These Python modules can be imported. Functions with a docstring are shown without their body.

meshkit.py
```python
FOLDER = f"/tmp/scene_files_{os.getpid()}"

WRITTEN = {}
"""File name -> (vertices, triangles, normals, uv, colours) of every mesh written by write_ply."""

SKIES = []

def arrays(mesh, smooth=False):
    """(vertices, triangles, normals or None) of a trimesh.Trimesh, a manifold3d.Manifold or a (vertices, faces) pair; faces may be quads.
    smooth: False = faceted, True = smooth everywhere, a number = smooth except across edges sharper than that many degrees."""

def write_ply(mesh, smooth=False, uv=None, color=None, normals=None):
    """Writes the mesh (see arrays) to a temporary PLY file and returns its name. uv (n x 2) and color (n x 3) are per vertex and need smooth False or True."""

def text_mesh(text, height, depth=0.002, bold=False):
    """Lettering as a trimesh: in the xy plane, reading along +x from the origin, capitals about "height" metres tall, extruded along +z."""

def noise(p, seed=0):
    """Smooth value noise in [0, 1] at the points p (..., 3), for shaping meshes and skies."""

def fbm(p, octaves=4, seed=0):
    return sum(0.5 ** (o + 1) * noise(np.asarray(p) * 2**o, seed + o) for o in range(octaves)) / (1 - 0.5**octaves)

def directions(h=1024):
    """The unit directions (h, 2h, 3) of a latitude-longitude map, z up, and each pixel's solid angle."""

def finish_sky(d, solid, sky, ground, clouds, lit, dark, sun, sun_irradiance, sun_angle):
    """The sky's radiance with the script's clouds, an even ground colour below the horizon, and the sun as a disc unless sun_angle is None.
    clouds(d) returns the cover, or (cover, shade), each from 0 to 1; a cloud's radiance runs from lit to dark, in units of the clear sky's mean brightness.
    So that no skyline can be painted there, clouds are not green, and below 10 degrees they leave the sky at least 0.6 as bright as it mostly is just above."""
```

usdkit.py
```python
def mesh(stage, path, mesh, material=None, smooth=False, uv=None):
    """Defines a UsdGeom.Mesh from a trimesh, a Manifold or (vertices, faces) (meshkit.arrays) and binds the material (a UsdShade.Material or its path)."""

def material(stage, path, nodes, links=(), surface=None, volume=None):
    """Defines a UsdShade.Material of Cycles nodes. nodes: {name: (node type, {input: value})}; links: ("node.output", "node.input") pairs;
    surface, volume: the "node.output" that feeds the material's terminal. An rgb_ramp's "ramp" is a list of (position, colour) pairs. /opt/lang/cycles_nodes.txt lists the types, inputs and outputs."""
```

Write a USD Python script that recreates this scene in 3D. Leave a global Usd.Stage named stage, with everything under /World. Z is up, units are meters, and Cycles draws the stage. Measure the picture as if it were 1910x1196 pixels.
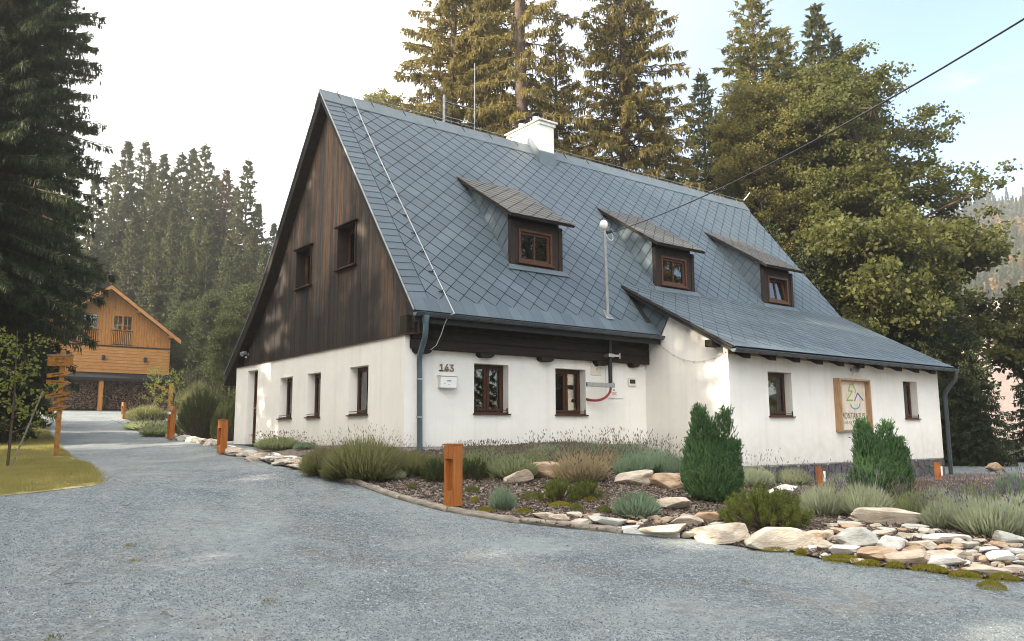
import math, random
import numpy as np, trimesh, shapely
from shapely.geometry import Polygon, Point, box as sbox
from shapely.ops import unary_union
from scipy.interpolate import RBFInterpolator
from scipy.spatial import Voronoi
import usdkit, meshkit
from pxr import Usd, UsdGeom, UsdLux, UsdShade, Gf, Sdf, Vt

stage = Usd.Stage.CreateInMemory()
UsdGeom.SetStageUpAxis(stage, "Z")
UsdGeom.SetStageMetersPerUnit(stage, 1.0)
UsdGeom.Xform.Define(stage, "/World")
UsdGeom.Scope.Define(stage, "/World/Looks")

# ------------------------------------------------------------------ camera, sky, sun
CAM = np.array([-8.0956, -14.1521, 0.1977])
FPX, PITCH, ROLL, YAW = 1517.12, 0.1403, -0.0045, 0.6514
SUN = np.array([-0.92, 0.17, 0.42]); SUN /= np.linalg.norm(SUN)
SUN_INT, SKY_STR, EXPO = 1.25, 0.12, 1.5
fwd = np.array([math.sin(YAW) * math.cos(PITCH), math.cos(YAW) * math.cos(PITCH), math.sin(PITCH)])
r0 = np.array([math.cos(YAW), -math.sin(YAW), 0]); u0 = np.cross(r0, fwd)
RT = r0 * math.cos(ROLL) + u0 * math.sin(ROLL)
UP = -r0 * math.sin(ROLL) + u0 * math.cos(ROLL)
cam = UsdGeom.Camera.Define(stage, "/World/camera")
m = Gf.Matrix4d(*RT, 0, *UP, 0, *(-fwd), 0, *CAM, 1)
cam.AddTransformOp().Set(m)
cam.CreateHorizontalApertureAttr(36.0); cam.CreateVerticalApertureAttr(36.0 * 641 / 1024)
cam.CreateFocalLengthAttr(FPX / 1910 * 36.0)
cam.CreateClippingRangeAttr(Gf.Vec2f(0.1, 5000))
cam.CreateExposureAttr(EXPO)

sky_mat = usdkit.material(stage, "/World/Looks/sky_look", {
    "sky": ("sky_texture", {"sky_type": "single_scattering", "sun_disc": False, "sun_elevation": math.asin(SUN[2]),
                            "sun_rotation": math.atan2(SUN[0], SUN[1]), "aerosol_density": 1.1, "air_density": 1.0, "ozone_density": 1.0}),
    "geo": ("geometry", {}),
    "map": ("mapping", {"scale": (1.0, 1.0, 2.6)}),
    "noise": ("noise_texture", {"scale": 2.2, "detail": 7.0, "roughness": 0.55}),
    "dot": ("vector_math", {"math_type": "dot_product", "vector2": (-0.88, 0.36, 0.31)}),
    "veil": ("map_range", {"range_type": "smoothstep", "from_min": -0.50, "from_max": 0.75, "to_min": 0.0, "to_max": 1.0, "clamp": True}),  # bright cloud at left, widened beyond the frame as added fill light
    "puff": ("map_range", {"range_type": "smoothstep", "from_min": 0.62, "from_max": 0.80, "to_min": 0.0, "to_max": 0.35, "clamp": True}),
    "both": ("math", {"math_type": "maximum"}),
    "shade": ("rgb_ramp", {"ramp": [(0.25, (8.8, 8.5, 8.0)), (0.7, (16.0, 15.3, 14.2))]}),
    "mix": ("mix_color", {"use_clamp": False}),
    "bg": ("background_shader", {"strength": SKY_STR})},
    [("geo.position", "map.vector"), ("map.vector", "noise.vector"), ("geo.position", "dot.vector1"), ("dot.value", "veil.value"),
     ("noise.fac", "puff.value"), ("veil.result", "both.value1"), ("puff.result", "both.value2"), ("noise.fac", "shade.fac"),
     ("both.value", "mix.fac"), ("sky.color", "mix.a"), ("shade.color", "mix.b"), ("mix.result", "bg.color")], surface="bg.background")
dome = UsdLux.DomeLight.Define(stage, "/World/sky")
UsdShade.MaterialBindingAPI.Apply(dome.GetPrim()).Bind(sky_mat)
dome.GetPrim().SetCustomDataByKey("kind", "structure")
sun = UsdLux.DistantLight.Define(stage, "/World/sun")
sun.CreateNormalizeAttr(True); sun.CreateIntensityAttr(SUN_INT); sun.CreateAngleAttr(0.55); sun.CreateColorAttr(Gf.Vec3f(1.0, 0.86, 0.66))
zx = SUN; xx = np.cross([0, 0, 1], zx); xx /= np.linalg.norm(xx); yx = np.cross(zx, xx)
sun.AddTransformOp().Set(Gf.Matrix4d(*xx, 0, *yx, 0, *zx, 0, 0, 0, 0, 1))

# ------------------------------------------------------------------ naming helpers
USED = {}
def numbered(parent, name):
    k = USED.get((parent, name), 0); USED[(parent, name)] = k + 1
    return f"{parent}/{name}" + (f"_{k:03d}" if k else "")
def keys(prim, label=None, cat=None, group=None, kind=None):
    for k, v in (("label", label), ("category", cat), ("group", group), ("kind", kind)):
        if v: prim.SetCustomDataByKey(k, v)
    return prim
def thing(name, label, cat, group=None, loc=(0, 0, 0), rz=0.0, scale=None, parent="/World"):
    x = UsdGeom.Xform.Define(stage, numbered(parent, name))
    x.AddTranslateOp().Set(Gf.Vec3d(*map(float, loc)))
    if rz: x.AddRotateZOp().Set(float(math.degrees(rz)))
    if scale is not None: x.AddScaleOp().Set(Gf.Vec3f(*([float(scale)] * 3 if np.ndim(scale) == 0 else map(float, scale))))
    return str(keys(x.GetPrim(), label, cat, group).GetPath())
def sub(name, parent, label=None):
    p = UsdGeom.Xform.Define(stage, numbered(parent, name)); keys(p.GetPrim(), label); return str(p.GetPath())
def part(name, mesh, mat, parent, smooth=False, label=None, kind=None):
    p = numbered(parent, name)
    usdkit.mesh(stage, p, mesh, mat, smooth)
    keys(stage.GetPrimAtPath(p), label, None, None, kind)
    return p
def single(name, mesh, mat, label, cat, group=None, smooth=False, kind=None):
    p = numbered("/World", name)
    usdkit.mesh(stage, p, mesh, mat, smooth)
    keys(stage.GetPrimAtPath(p), label, cat, group, kind)
    return p
stage.CreateClassPrim("/World/library")
def proto(name):
    x = UsdGeom.Xform.Define(stage, numbered("/World/library", name)); return str(x.GetPath())
def copy(pr, name, label, cat, group=None, loc=(0, 0, 0), rz=0.0, scale=1.0):
    p = thing(name, label, cat, group, loc, rz, scale)
    q = stage.GetPrimAtPath(p); q.GetReferences().AddInternalReference(pr); q.SetInstanceable(True)
    return p

# ------------------------------------------------------------------ mesh helpers
cat_ = trimesh.util.concatenate
def B(x0, x1, y0, y1, z0, z1):
    b = trimesh.creation.box([x1 - x0, y1 - y0, z1 - z0]); b.apply_translation([(x0 + x1) / 2, (y0 + y1) / 2, (z0 + z1) / 2]); return b
def bevbox(x0, x1, y0, y1, z0, z1, r=0.008):
    s = np.array([[x0, y0, z0], [x1, y1, z1]]); pts = []
    for i in range(3):
        o = [r, r, r]; o[i] = 0
        for c in np.ndindex(2, 2, 2):
            pts.append([s[c[k]][k] + (o[k] if c[k] == 0 else -o[k]) for k in range(3)])
    return trimesh.convex.convex_hull(np.array(pts))
def tube(pts, r, n=8):
    pts = np.asarray(pts, float); r = np.full(len(pts), r) if np.ndim(r) == 0 else np.asarray(r, float)
    T = np.gradient(pts, axis=0); T /= np.linalg.norm(T, axis=1, keepdims=True) + 1e-12
    ref = np.array([0, 0, 1.0]) if abs(T[:, 2]).mean() < 0.8 else np.array([1.0, 0, 0])
    A = np.cross(T, ref); A /= np.linalg.norm(A, axis=1, keepdims=True); Bv = np.cross(T, A)
    a = np.arange(n) / n * 2 * np.pi
    V = pts[:, None] + r[:, None, None] * (np.cos(a)[None, :, None] * A[:, None] + np.sin(a)[None, :, None] * Bv[:, None])
    V = V.reshape(-1, 3); F = []
    for i in range(len(pts) - 1):
        for k in range(n):
            p, q = i * n + k, i * n + (k + 1) % n
            F += [[p, q, q + n], [p, q + n, p + n]]
    c0, c1 = len(V), len(V) + 1
    V = np.vstack([V, pts[0], pts[-1]]); e = (len(pts) - 1) * n
    for k in range(n): F += [[c0, (k + 1) % n, k], [c1, e + k, e + (k + 1) % n]]
    F = np.array(F)[:, ::-1]
    return trimesh.Trimesh(V, F, process=False)
def extr(poly, d, O, U, Vv, N):
    """extrudes a 2-D polygon by d along N in the frame (O, U, V, N)"""
    out = []
    for g in getattr(poly, "geoms", [poly]):
        if g.geom_type != "Polygon" or g.area < 1e-5: continue
        t = trimesh.creation.extrude_polygon(g, d, engine="earcut")
        M = np.eye(4); M[:3, 0], M[:3, 1], M[:3, 2], M[:3, 3] = U, Vv, N, O
        t.apply_transform(M)
        if np.linalg.det(M[:3, :3]) < 0: t.invert()
        out.append(t)
    return cat_(out) if out else None
X, Y, Z = np.eye(3)
def polyline(*p): return np.array(p, float)
def smooth_path(p, n=8):
    p = np.asarray(p, float); t = np.arange(len(p))
    from scipy.interpolate import CubicSpline
    return CubicSpline(t, p)(np.linspace(0, len(p) - 1, (len(p) - 1) * n + 1))
def rock(rng, sx, sy, sz, sub_=2, rough=0.16, flat=0.8):
    v = trimesh.creation.icosphere(subdivisions=sub_)
    P = np.array(v.vertices); s = rng.uniform(0, 50, 3)
    P *= 1 + 0.5 * (meshkit.noise(P * 1.1 + s) - 0.5)[:, None]
    for i_ in range(12):                                 # cleft faces
        n = rng.normal(size=3); n[2] *= 0.7 if i_ % 3 else 3.0; n /= np.linalg.norm(n); d = rng.uniform(0.42, 0.80)
        hgt_ = P @ n; P -= np.maximum(hgt_ - d, 0)[:, None] * n * 0.98
    bed = rng.normal(0, .18, 2); w_ = P[:, 2] + bed[0] * P[:, 0] + bed[1] * P[:, 1]
    ledge = np.floor(w_ * 3.2 + s[0]); P[:, :2] *= (1 + 0.13 * (meshkit.noise(np.column_stack([ledge * 7.3, ledge * 1.7, P[:, 0] * .8 + s[1]])) - 0.5))[:, None]
    P *= 1 + rough * (meshkit.fbm(P * 2.6 + s, 3) - 0.5)[:, None]
    P -= (P.max(0) + P.min(0)) / 2
    P *= np.array([sx, sy, sz]) / (P.max(0) - P.min(0))
    return trimesh.Trimesh(P, v.faces, process=False)

# ------------------------------------------------------------------ projection helpers: picture point -> place in the scene
def ray(px, py): return fwd + RT * (px - 955) / FPX - UP * (py - 598) / FPX
def at(px, dep, py=815): return CAM + ray(px, py) * dep
def onplane(px, py, axis, c):
    d = ray(px, py); return CAM + d * ((c - CAM[axis]) / d[axis])

# ------------------------------------------------------------------ terrain
ctrl = np.array([
    (-8.1, -14.15, -1.38), (-14, -14, -1.42), (-20, -10, -1.3), (-4, -18, -1.5), (2, -17, -1.5), (6, -14, -1.5), (14, -13, -1.5), (24, -9, -1.3),
    (-8, -30, -1.7), (20, -30, -1.9), (-30, -30, -1.7), (-1.55, -4.15, -0.83), (-4.5, -6.5, -0.98), (-8, -5, -0.9), (0.3, -7.5, -1.12), (4.5, -9.3, -1.28),
    (-0.4, 8.7, -0.10), (-0.2, -0.2, -0.26), (-0.3, 4, -0.16), (-1.04, 7.65, -0.25), (-0.18, 15.96, 0.09), (2.0, 33.9, 1.19), (-6, 15, -0.15), (-6, 5, -0.45), (-5, 30, 0.95),
    (3, -0.4, -0.32), (6.5, -1.0, -0.5), (7, -3.2, -1.02), (7.2, -2.6, -1.0), (9.5, -3.0, -1.05), (12, -3.2, -1.08), (14.5, -3.2, -1.1), (17, -3.4, -1.1), (12,-5,-1.12), (20, -1, -1.0), (24, -3, -1.0), (19, 4, -0.9), (30, 4, -0.9),
    (3, 52, 2.2), (-5, 52, 2.15), (10, 52, 2.3), (3, 75, 3.2), (-20, 60, 2.6), (30, 70, 3), (0, 110, 4.5), (50, 110, 4), (-60, 60, 3), (-25, 20, 0.3), (-40, 0, -0.5),
    (5, 14, 0.1), (12, 14, 0.0), (20, 20, 0), (40, 40, 1), (60, 10, -0.5), (60, -30, -2), (80, 40, 0), (110, 80, 2), (-60, -60, -2), (60, -80, -3), (-100, 100, 6), (100, 0, -1)])
_rbf = RBFInterpolator(ctrl[:, :2], ctrl[:, 2], kernel="thin_plate_spline", smoothing=0.12)
def G(x, y):
    x, y = np.broadcast_arrays(np.asarray(x, float), np.asarray(y, float))
    z = _rbf(np.stack([x.ravel(), y.ravel()], 1)).reshape(x.shape)
    far = np.clip((np.hypot(x + 5, y) - 110) / 60, 0, 1)
    return z * (1 - far) + 1.0 * far
def gmarch(px, py, hf):
    d = ray(px, py); t = np.linspace(3, 90, 700)
    P = CAM + t[:, None] * d
    below = P[:, 2] < hf(P[:, 0], P[:, 1])
    i = int(np.argmax(below)) if below.any() else len(t) - 1
    if i == 0: return P[0]
    a, b = t[i - 1], t[i]
    q = CAM + np.linspace(a, b, 12)[:, None] * d
    j = int(np.argmax(q[:, 2] < hf(q[:, 0], q[:, 1])))
    return q[j]
edge_px = [(416, 848), (440, 852), (500, 866), (560, 878), (600, 890), (650, 899), (700, 917), (745, 932), (790, 944), (838, 956), (900, 966), (970, 977), (1060, 987),
           (1160, 996), (1265, 1003), (1310, 1008), (1400, 1024), (1470, 1030), (1540, 1046), (1640, 1058), (1720, 1066), (1800, 1078), (1910, 1086)]
edge = np.array([gmarch(x, y, G)[:2] for x, y in edge_px])
bed_poly = Polygon([*edge, (edge[-1][0] + 5, edge[-1][1] + 0.6), (22, -7), (18.6, -3.4), (16.9, -2.4), (7.1, -2.3), (7.1, 0.2), (0.15, 0.2), (0.15, 6.6), (-0.3, 7.2)])
bed_poly = bed_poly.buffer(0)
if bed_poly.geom_type != "Polygon": bed_poly = max(bed_poly.geoms, key=lambda g: g.area)
_el = shapely.linestrings(edge)
def bed_h(x, y):
    x, y = np.broadcast_arrays(np.asarray(x, float), np.asarray(y, float))
    d = shapely.distance(_el, shapely.points(x, y))
    t = np.clip(d / 1.3, 0, 1); s = t * t * (3 - 2 * t)
    right = np.clip((x + 1.0) / 4.5, 0, 1) * (1 - np.clip((x - 4.5) / 2.5, 0, 1) * np.clip((y + 6.0) / 2.5, 0, 1))
    return G(x, y) + 0.03 + s * (0.05 + 0.24 * right) + 0.05 * (meshkit.fbm(np.stack([x, y, x * 0], -1) * 0.9, 3) - 0.5)
def S(x, y):
    inb = shapely.contains_xy(bed_poly, np.asarray(x, float), np.asarray(y, float))
    return np.where(inb, bed_h(x, y), G(x, y))
def gp(px, py): return gmarch(px, py, S)
def gat(px, dep):
    p = at(px, dep); p[2] = float(S(p[0], p[1])); return p
def dep_of(p): return float((np.asarray(p) - CAM) @ fwd)
def m_per_px(p): return dep_of(p) / FPX
def sheet(poly, res, hf, off=0.0):
    x0, y0, x1, y1 = poly.bounds; V, F, idx = [], [], {}
    def vid(x, y):
        k = (round(x, 4), round(y, 4))
        if k not in idx: idx[k] = len(V); V.append(k)
        return idx[k]
    pp = shapely.prepared.prep(poly)
    for x in np.arange(math.floor(x0 / res) * res, x1, res):
        for y in np.arange(math.floor(y0 / res) * res, y1, res):
            c = sbox(x, y, x + res, y + res)
            if not pp.intersects(c): continue
            if pp.contains(c):
                a, b, cc, d = vid(x, y), vid(x + res, y), vid(x + res, y + res), vid(x, y + res); F += [[a, b, cc], [a, cc, d]]
            else:
                for g in getattr(poly.intersection(c), "geoms", [poly.intersection(c)]):
                    if g.geom_type != "Polygon" or g.area < 1e-6: continue
                    vv, ff = trimesh.creation.triangulate_polygon(g, engine="earcut")
                    ids = [vid(*p) for p in vv]
                    for t in ff:
                        t = [ids[k] for k in t]
                        a, b, c3 = (np.array(V[k]) for k in t)
                        ar = (b[0] - a[0]) * (c3[1] - a[1]) - (b[1] - a[1]) * (c3[0] - a[0])
                        if abs(ar) > 1e-9: F.append(t if ar > 0 else t[::-1])
    V = np.array(V); z = hf(V[:, 0], V[:, 1]) + off
    return trimesh.Trimesh(np.column_stack([V, z]), np.array(F), process=False)

# ------------------------------------------------------------------ materials
MATS = {}
def mat(name, nodes, links, surface="p.BSDF"):
    MATS[name] = usdkit.material(stage, "/World/Looks/" + name, nodes, links, surface=surface); return MATS[name]
def noisy(name, ramp, scale=6.0, stretch=(1, 1, 1), rough=0.7, bump=0.3, bscale=None, detail=6.0, metallic=0.0, dist=0.01, spec=0.4, big=None, bigscale=0.5, bdist=0.01, zr=None):
    """colour from a stretched noise, optionally broken by a second large noise; fine bump"""
    n = {"tc": ("texture_coordinate", {}), "geo": ("geometry", {}), "map": ("mapping", {"scale": stretch}), "n": ("noise_texture", {"scale": scale, "detail": detail, "roughness": 0.6}),
         "r": ("rgb_ramp", {"ramp": ramp}), "n2": ("noise_texture", {"scale": bscale or scale * 3, "detail": 4.0}),
         "b": ("bump", {"strength": bump, "distance": bdist}), "p": ("principled_bsdf", {"roughness": rough, "metallic": metallic, "specular_ior_level": spec})}
    l = [("geo.position", "map.vector"), ("map.vector", "n.vector"), ("n.fac", "r.fac"), ("map.vector", "n2.vector"), ("n2.fac", "b.height"), ("b.normal", "p.normal")]
    if big:
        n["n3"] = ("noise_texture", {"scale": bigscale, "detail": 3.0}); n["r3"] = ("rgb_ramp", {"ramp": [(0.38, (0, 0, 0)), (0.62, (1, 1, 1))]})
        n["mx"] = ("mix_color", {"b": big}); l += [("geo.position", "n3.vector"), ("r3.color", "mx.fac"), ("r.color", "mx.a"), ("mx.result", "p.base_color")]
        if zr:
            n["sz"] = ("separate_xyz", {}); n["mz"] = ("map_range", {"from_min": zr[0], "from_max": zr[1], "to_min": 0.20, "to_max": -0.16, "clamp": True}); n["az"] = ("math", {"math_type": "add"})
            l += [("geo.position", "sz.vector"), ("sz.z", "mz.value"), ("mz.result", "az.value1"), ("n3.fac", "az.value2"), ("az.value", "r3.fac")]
        else: l.append(("n3.fac", "r3.fac"))
    else:
        l.append(("r.color", "p.base_color"))
    return mat(name, n, l)
def leafy(name, c0, c1, c2, trans=0.3, tcol=None):
    n = {"g": ("geometry", {}), "nz": ("noise_texture", {"scale": 0.7, "detail": 2.0}), "ad": ("math", {"math_type": "multiply_add", "value2": 0.55}), "sc": ("math", {"math_type": "multiply", "value2": 0.5}),
         "r": ("rgb_ramp", {"ramp": [(0.1, c0), (0.5, c1), (0.9, c2)]}), "p": ("principled_bsdf", {"roughness": 0.6, "specular_ior_level": 0.3}),
         "t": ("translucent_bsdf", {}), "hs": ("hsv", {"value": 1.5, "saturation": 1.1}), "mx": ("mix_closure", {"fac": trans})}
    return mat(name, n, [("g.random_per_island", "ad.value1"), ("g.position", "nz.vector"), ("nz.fac", "sc.value1"), ("sc.value", "ad.value3"), ("ad.value", "r.fac"), ("r.color", "p.base_color"),
                         ("r.color", "hs.color"), ("hs.color", "t.color"), ("p.BSDF", "mx.closure1"), ("t.BSDF", "mx.closure2")], surface="mx.closure")
def plain(name, c, rough=0.5, metallic=0.0, spec=0.5):
    return mat(name, {"p": ("principled_bsdf", {"base_color": c, "roughness": rough, "metallic": metallic, "specular_ior_level": spec})}, [])

plaster = mat("plaster", {"g": ("geometry", {}), "n": ("noise_texture", {"scale": 1.3, "detail": 8.0, "roughness": 0.65}), "r": ("rgb_ramp", {"ramp": [(0.25, (0.74, 0.72, 0.675)), (0.65, (0.82, 0.805, 0.765))]}),
                          "n2": ("noise_texture", {"scale": 160.0, "detail": 3.0}), "b": ("bump", {"strength": 0.35, "distance": 0.004}), "sx": ("separate_xyz", {}),
                          "mz": ("map_range", {"from_min": -0.60, "from_max": 0.40, "to_min": 0.95, "to_max": 0.0, "clamp": True}), "n3": ("noise_texture", {"scale": 5.0, "detail": 6.0}), "mm": ("math", {"math_type": "multiply"}),
                          "ms": ("mapping", {"scale": (5.0, 5.0, 0.22)}), "ns": ("noise_texture", {"scale": 1.0, "detail": 7.0, "roughness": 0.6}), "rs": ("rgb_ramp", {"ramp": [(0.52, (0, 0, 0)), (0.78, (0.34, 0.34, 0.34))]}), "st2": ("mix_color", {"b": (0.56, 0.53, 0.47)}), "st": ("mix_color", {"b": (0.46, 0.42, 0.36)}), "p": ("principled_bsdf", {"roughness": 0.9, "specular_ior_level": 0.2})},
              [("g.position", "n.vector"), ("n.fac", "r.fac"), ("g.position", "n2.vector"), ("n2.fac", "b.height"), ("b.normal", "p.normal"), ("g.position", "n3.vector"), ("g.position", "sx.vector"), ("sx.z", "mz.value"),
               ("mz.result", "mm.value1"), ("n3.fac", "mm.value2"), ("mm.value", "st.fac"), ("g.position", "ms.vector"), ("ms.vector", "ns.vector"), ("ns.fac", "rs.fac"), ("rs.color", "st2.fac"), ("r.color", "st2.a"), ("st2.result", "st.a"), ("st.result", "p.base_color")])
def wood(name, ramp, stretch, rough=0.75, big=None, bigscale=0.5, scale=5.0, bump=0.5, zr=None):
    return noisy(name, ramp, scale=scale, stretch=stretch, rough=rough, bump=bump, bscale=scale * 4, big=big, bigscale=bigscale, spec=0.25, bdist=0.006, zr=zr)
dk = [(0.25, (0.010, 0.008, 0.007)), (0.5, (0.030, 0.020, 0.015)), (0.72, (0.075, 0.042, 0.027))]
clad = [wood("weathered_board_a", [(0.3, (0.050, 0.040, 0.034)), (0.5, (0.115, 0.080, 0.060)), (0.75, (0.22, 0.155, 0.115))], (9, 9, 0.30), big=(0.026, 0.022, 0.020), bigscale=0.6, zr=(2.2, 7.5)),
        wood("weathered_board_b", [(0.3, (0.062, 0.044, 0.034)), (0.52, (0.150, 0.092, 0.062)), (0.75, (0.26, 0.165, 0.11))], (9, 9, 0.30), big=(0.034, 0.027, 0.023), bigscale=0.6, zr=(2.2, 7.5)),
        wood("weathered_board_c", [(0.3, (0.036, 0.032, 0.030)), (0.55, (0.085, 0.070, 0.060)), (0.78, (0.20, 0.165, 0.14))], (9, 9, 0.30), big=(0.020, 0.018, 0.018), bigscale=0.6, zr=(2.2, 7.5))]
dark_x = wood("dark_stained_beam", [(0.3, (0.009, 0.007, 0.006)), (0.6, (0.022, 0.016, 0.013)), (0.8, (0.045, 0.030, 0.022))], (0.4, 8, 8))
dark_z = wood("dark_stained_board", [(0.3, (0.012, 0.009, 0.008)), (0.6, (0.030, 0.021, 0.016)), (0.8, (0.060, 0.038, 0.027))], (9, 9, 0.5))
frame_m = wood("brown_window_wood", [(0.3, (0.038, 0.016, 0.009)), (0.6, (0.062, 0.026, 0.014)), (0.8, (0.089, 0.040, 0.020))], (6, 6, 1.2), rough=0.42)
frame_l = wood("light_brown_window_wood", [(0.3, (0.049, 0.021, 0.011)), (0.6, (0.083, 0.037, 0.020)), (0.8, (0.108, 0.050, 0.027))], (6, 6, 1.2), rough=0.42)
larch_z = wood("orange_board_upright", [(0.3, (0.216, 0.091, 0.021)), (0.55, (0.325, 0.148, 0.039)), (0.75, (0.388, 0.191, 0.058))], (5, 5, 0.4), rough=0.6)
larch_x = wood("orange_board_level", [(0.3, (0.261, 0.120, 0.035)), (0.55, (0.370, 0.182, 0.060)), (0.75, (0.433, 0.239, 0.087))], (0.4, 5, 5), rough=0.6)
bollard_m = wood("orange_post_wood", [(0.3, (0.24, 0.075, 0.018)), (0.55, (0.36, 0.125, 0.030)), (0.75, (0.44, 0.17, 0.045))], (7, 7, 0.5), rough=0.5)
sign_post_m = wood("signpost_wood", [(0.3, (0.20, 0.085, 0.018)), (0.55, (0.32, 0.145, 0.034)), (0.75, (0.40, 0.20, 0.06))], (3, 3, 3), rough=0.55)
grey_log = wood("grey_log", [(0.3, (0.15, 0.13, 0.11)), (0.55, (0.30, 0.265, 0.22)), (0.8, (0.42, 0.38, 0.32))], (1.2, 1.2, 6), rough=0.85)
sign_wood = wood("pale_sign_board", [(0.3, (0.522, 0.373, 0.284)), (0.55, (0.680, 0.615, 0.508)), (0.78, (0.680, 0.680, 0.680))], (7, 7, 0.5), rough=0.8)
sign_frame_m = wood("sign_frame_wood", [(0.3, (0.291, 0.173, 0.095)), (0.6, (0.448, 0.288, 0.166)), (0.8, (0.560, 0.392, 0.249))], (5, 5, 0.6), rough=0.75)
def slate(name, a, b):
    n = {"g": ("geometry", {}), "n": ("noise_texture", {"scale": 1.6, "detail": 7.0, "roughness": 0.65}), "oi": ("object_info", {}), "ob": ("math", {"math_type": "multiply_add", "value2": 0.35}), "ri": ("math", {"math_type": "multiply_add", "value2": 0.30}), "h": ("math", {"math_type": "multiply", "value2": 0.55}),
         "r": ("rgb_ramp", {"ramp": [(0.15, tuple(x * 0.80 for x in a)), (0.55, a), (0.95, tuple(x * 1.12 for x in b))]}), "n2": ("noise_texture", {"scale": 70.0, "detail": 4.0}), "b": ("bump", {"strength": 0.22, "distance": 0.004}),
         "li": ("noise_texture", {"scale": 11.0, "detail": 8.0, "roughness": 0.7}), "lr": ("rgb_ramp", {"ramp": [(0.60, (0, 0, 0)), (0.70, (0.45, 0.45, 0.45))]}), "lm": ("mix_color", {"b": (0.17, 0.165, 0.135)}),
         "p": ("principled_bsdf", {"roughness": 0.50, "specular_ior_level": 0.5})}
    return mat(name, n, [("g.position", "n.vector"), ("n.fac", "h.value1"), ("oi.random", "ob.value1"), ("h.value", "ob.value3"), ("g.random_per_island", "ri.value1"), ("ob.value", "ri.value3"), ("ri.value", "r.fac"), ("r.color", "lm.a"), ("g.position", "li.vector"), ("li.fac", "lr.fac"), ("lr.color", "lm.fac"), ("lm.result", "p.base_color"),
                         ("g.position", "n2.vector"), ("n2.fac", "b.height"), ("b.normal", "p.normal")])
tile_m = [slate("slate_tile_a", (0.079, 0.109, 0.133), (0.109, 0.144, 0.170)), slate("slate_tile_b", (0.087, 0.118, 0.142), (0.119, 0.155, 0.181)), slate("slate_tile_c", (0.073, 0.103, 0.127), (0.102, 0.134, 0.162))]
grey_tile = slate("warm_grey_tile", (0.085, 0.085, 0.080), (0.14, 0.135, 0.125))
under_m = plain("roof_underlay", (0.018, 0.020, 0.022), 0.9)
roof_metal = noisy("blue_grey_sheet", [(0.3, (0.10, 0.125, 0.14)), (0.7, (0.14, 0.17, 0.185))], scale=2, rough=0.42, bump=0.05)
gutter_m = noisy("dark_gutter", [(0.3, (0.030, 0.040, 0.045)), (0.7, (0.055, 0.068, 0.075))], scale=4, rough=0.4, bump=0.05)
pipe_m = noisy("blue_grey_pipe", [(0.3, (0.060, 0.095, 0.115)), (0.7, (0.085, 0.125, 0.150))], scale=4, rough=0.4, bump=0.05)
steel = plain("bright_steel", (0.55, 0.55, 0.55), 0.35, 0.9)
galv = noisy("galvanised_steel", [(0.3, (0.22, 0.24, 0.24)), (0.7, (0.36, 0.38, 0.38))], scale=8, rough=0.5, bump=0.05, metallic=0.5)
black_m = plain("black_metal", (0.012, 0.012, 0.013), 0.45)
white_m = plain("white_enamel", (0.78, 0.78, 0.76), 0.4)
offwhite = plain("ivory_plastic", (0.66, 0.63, 0.55), 0.5)
cable_w = plain("pale_cable", (0.60, 0.60, 0.58), 0.5)
red_m = plain("red_conduit", (0.30, 0.025, 0.025), 0.45)
orange_s = plain("orange_sticker", (0.75, 0.33, 0.04), 0.5)
redtext = plain("red_print", (0.55, 0.05, 0.04), 0.5)
bronze = plain("bronze_number", (0.23, 0.16, 0.10), 0.45, 0.5)
green_p = plain("green_paint", (0.24, 0.42, 0.06), 0.6)
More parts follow.
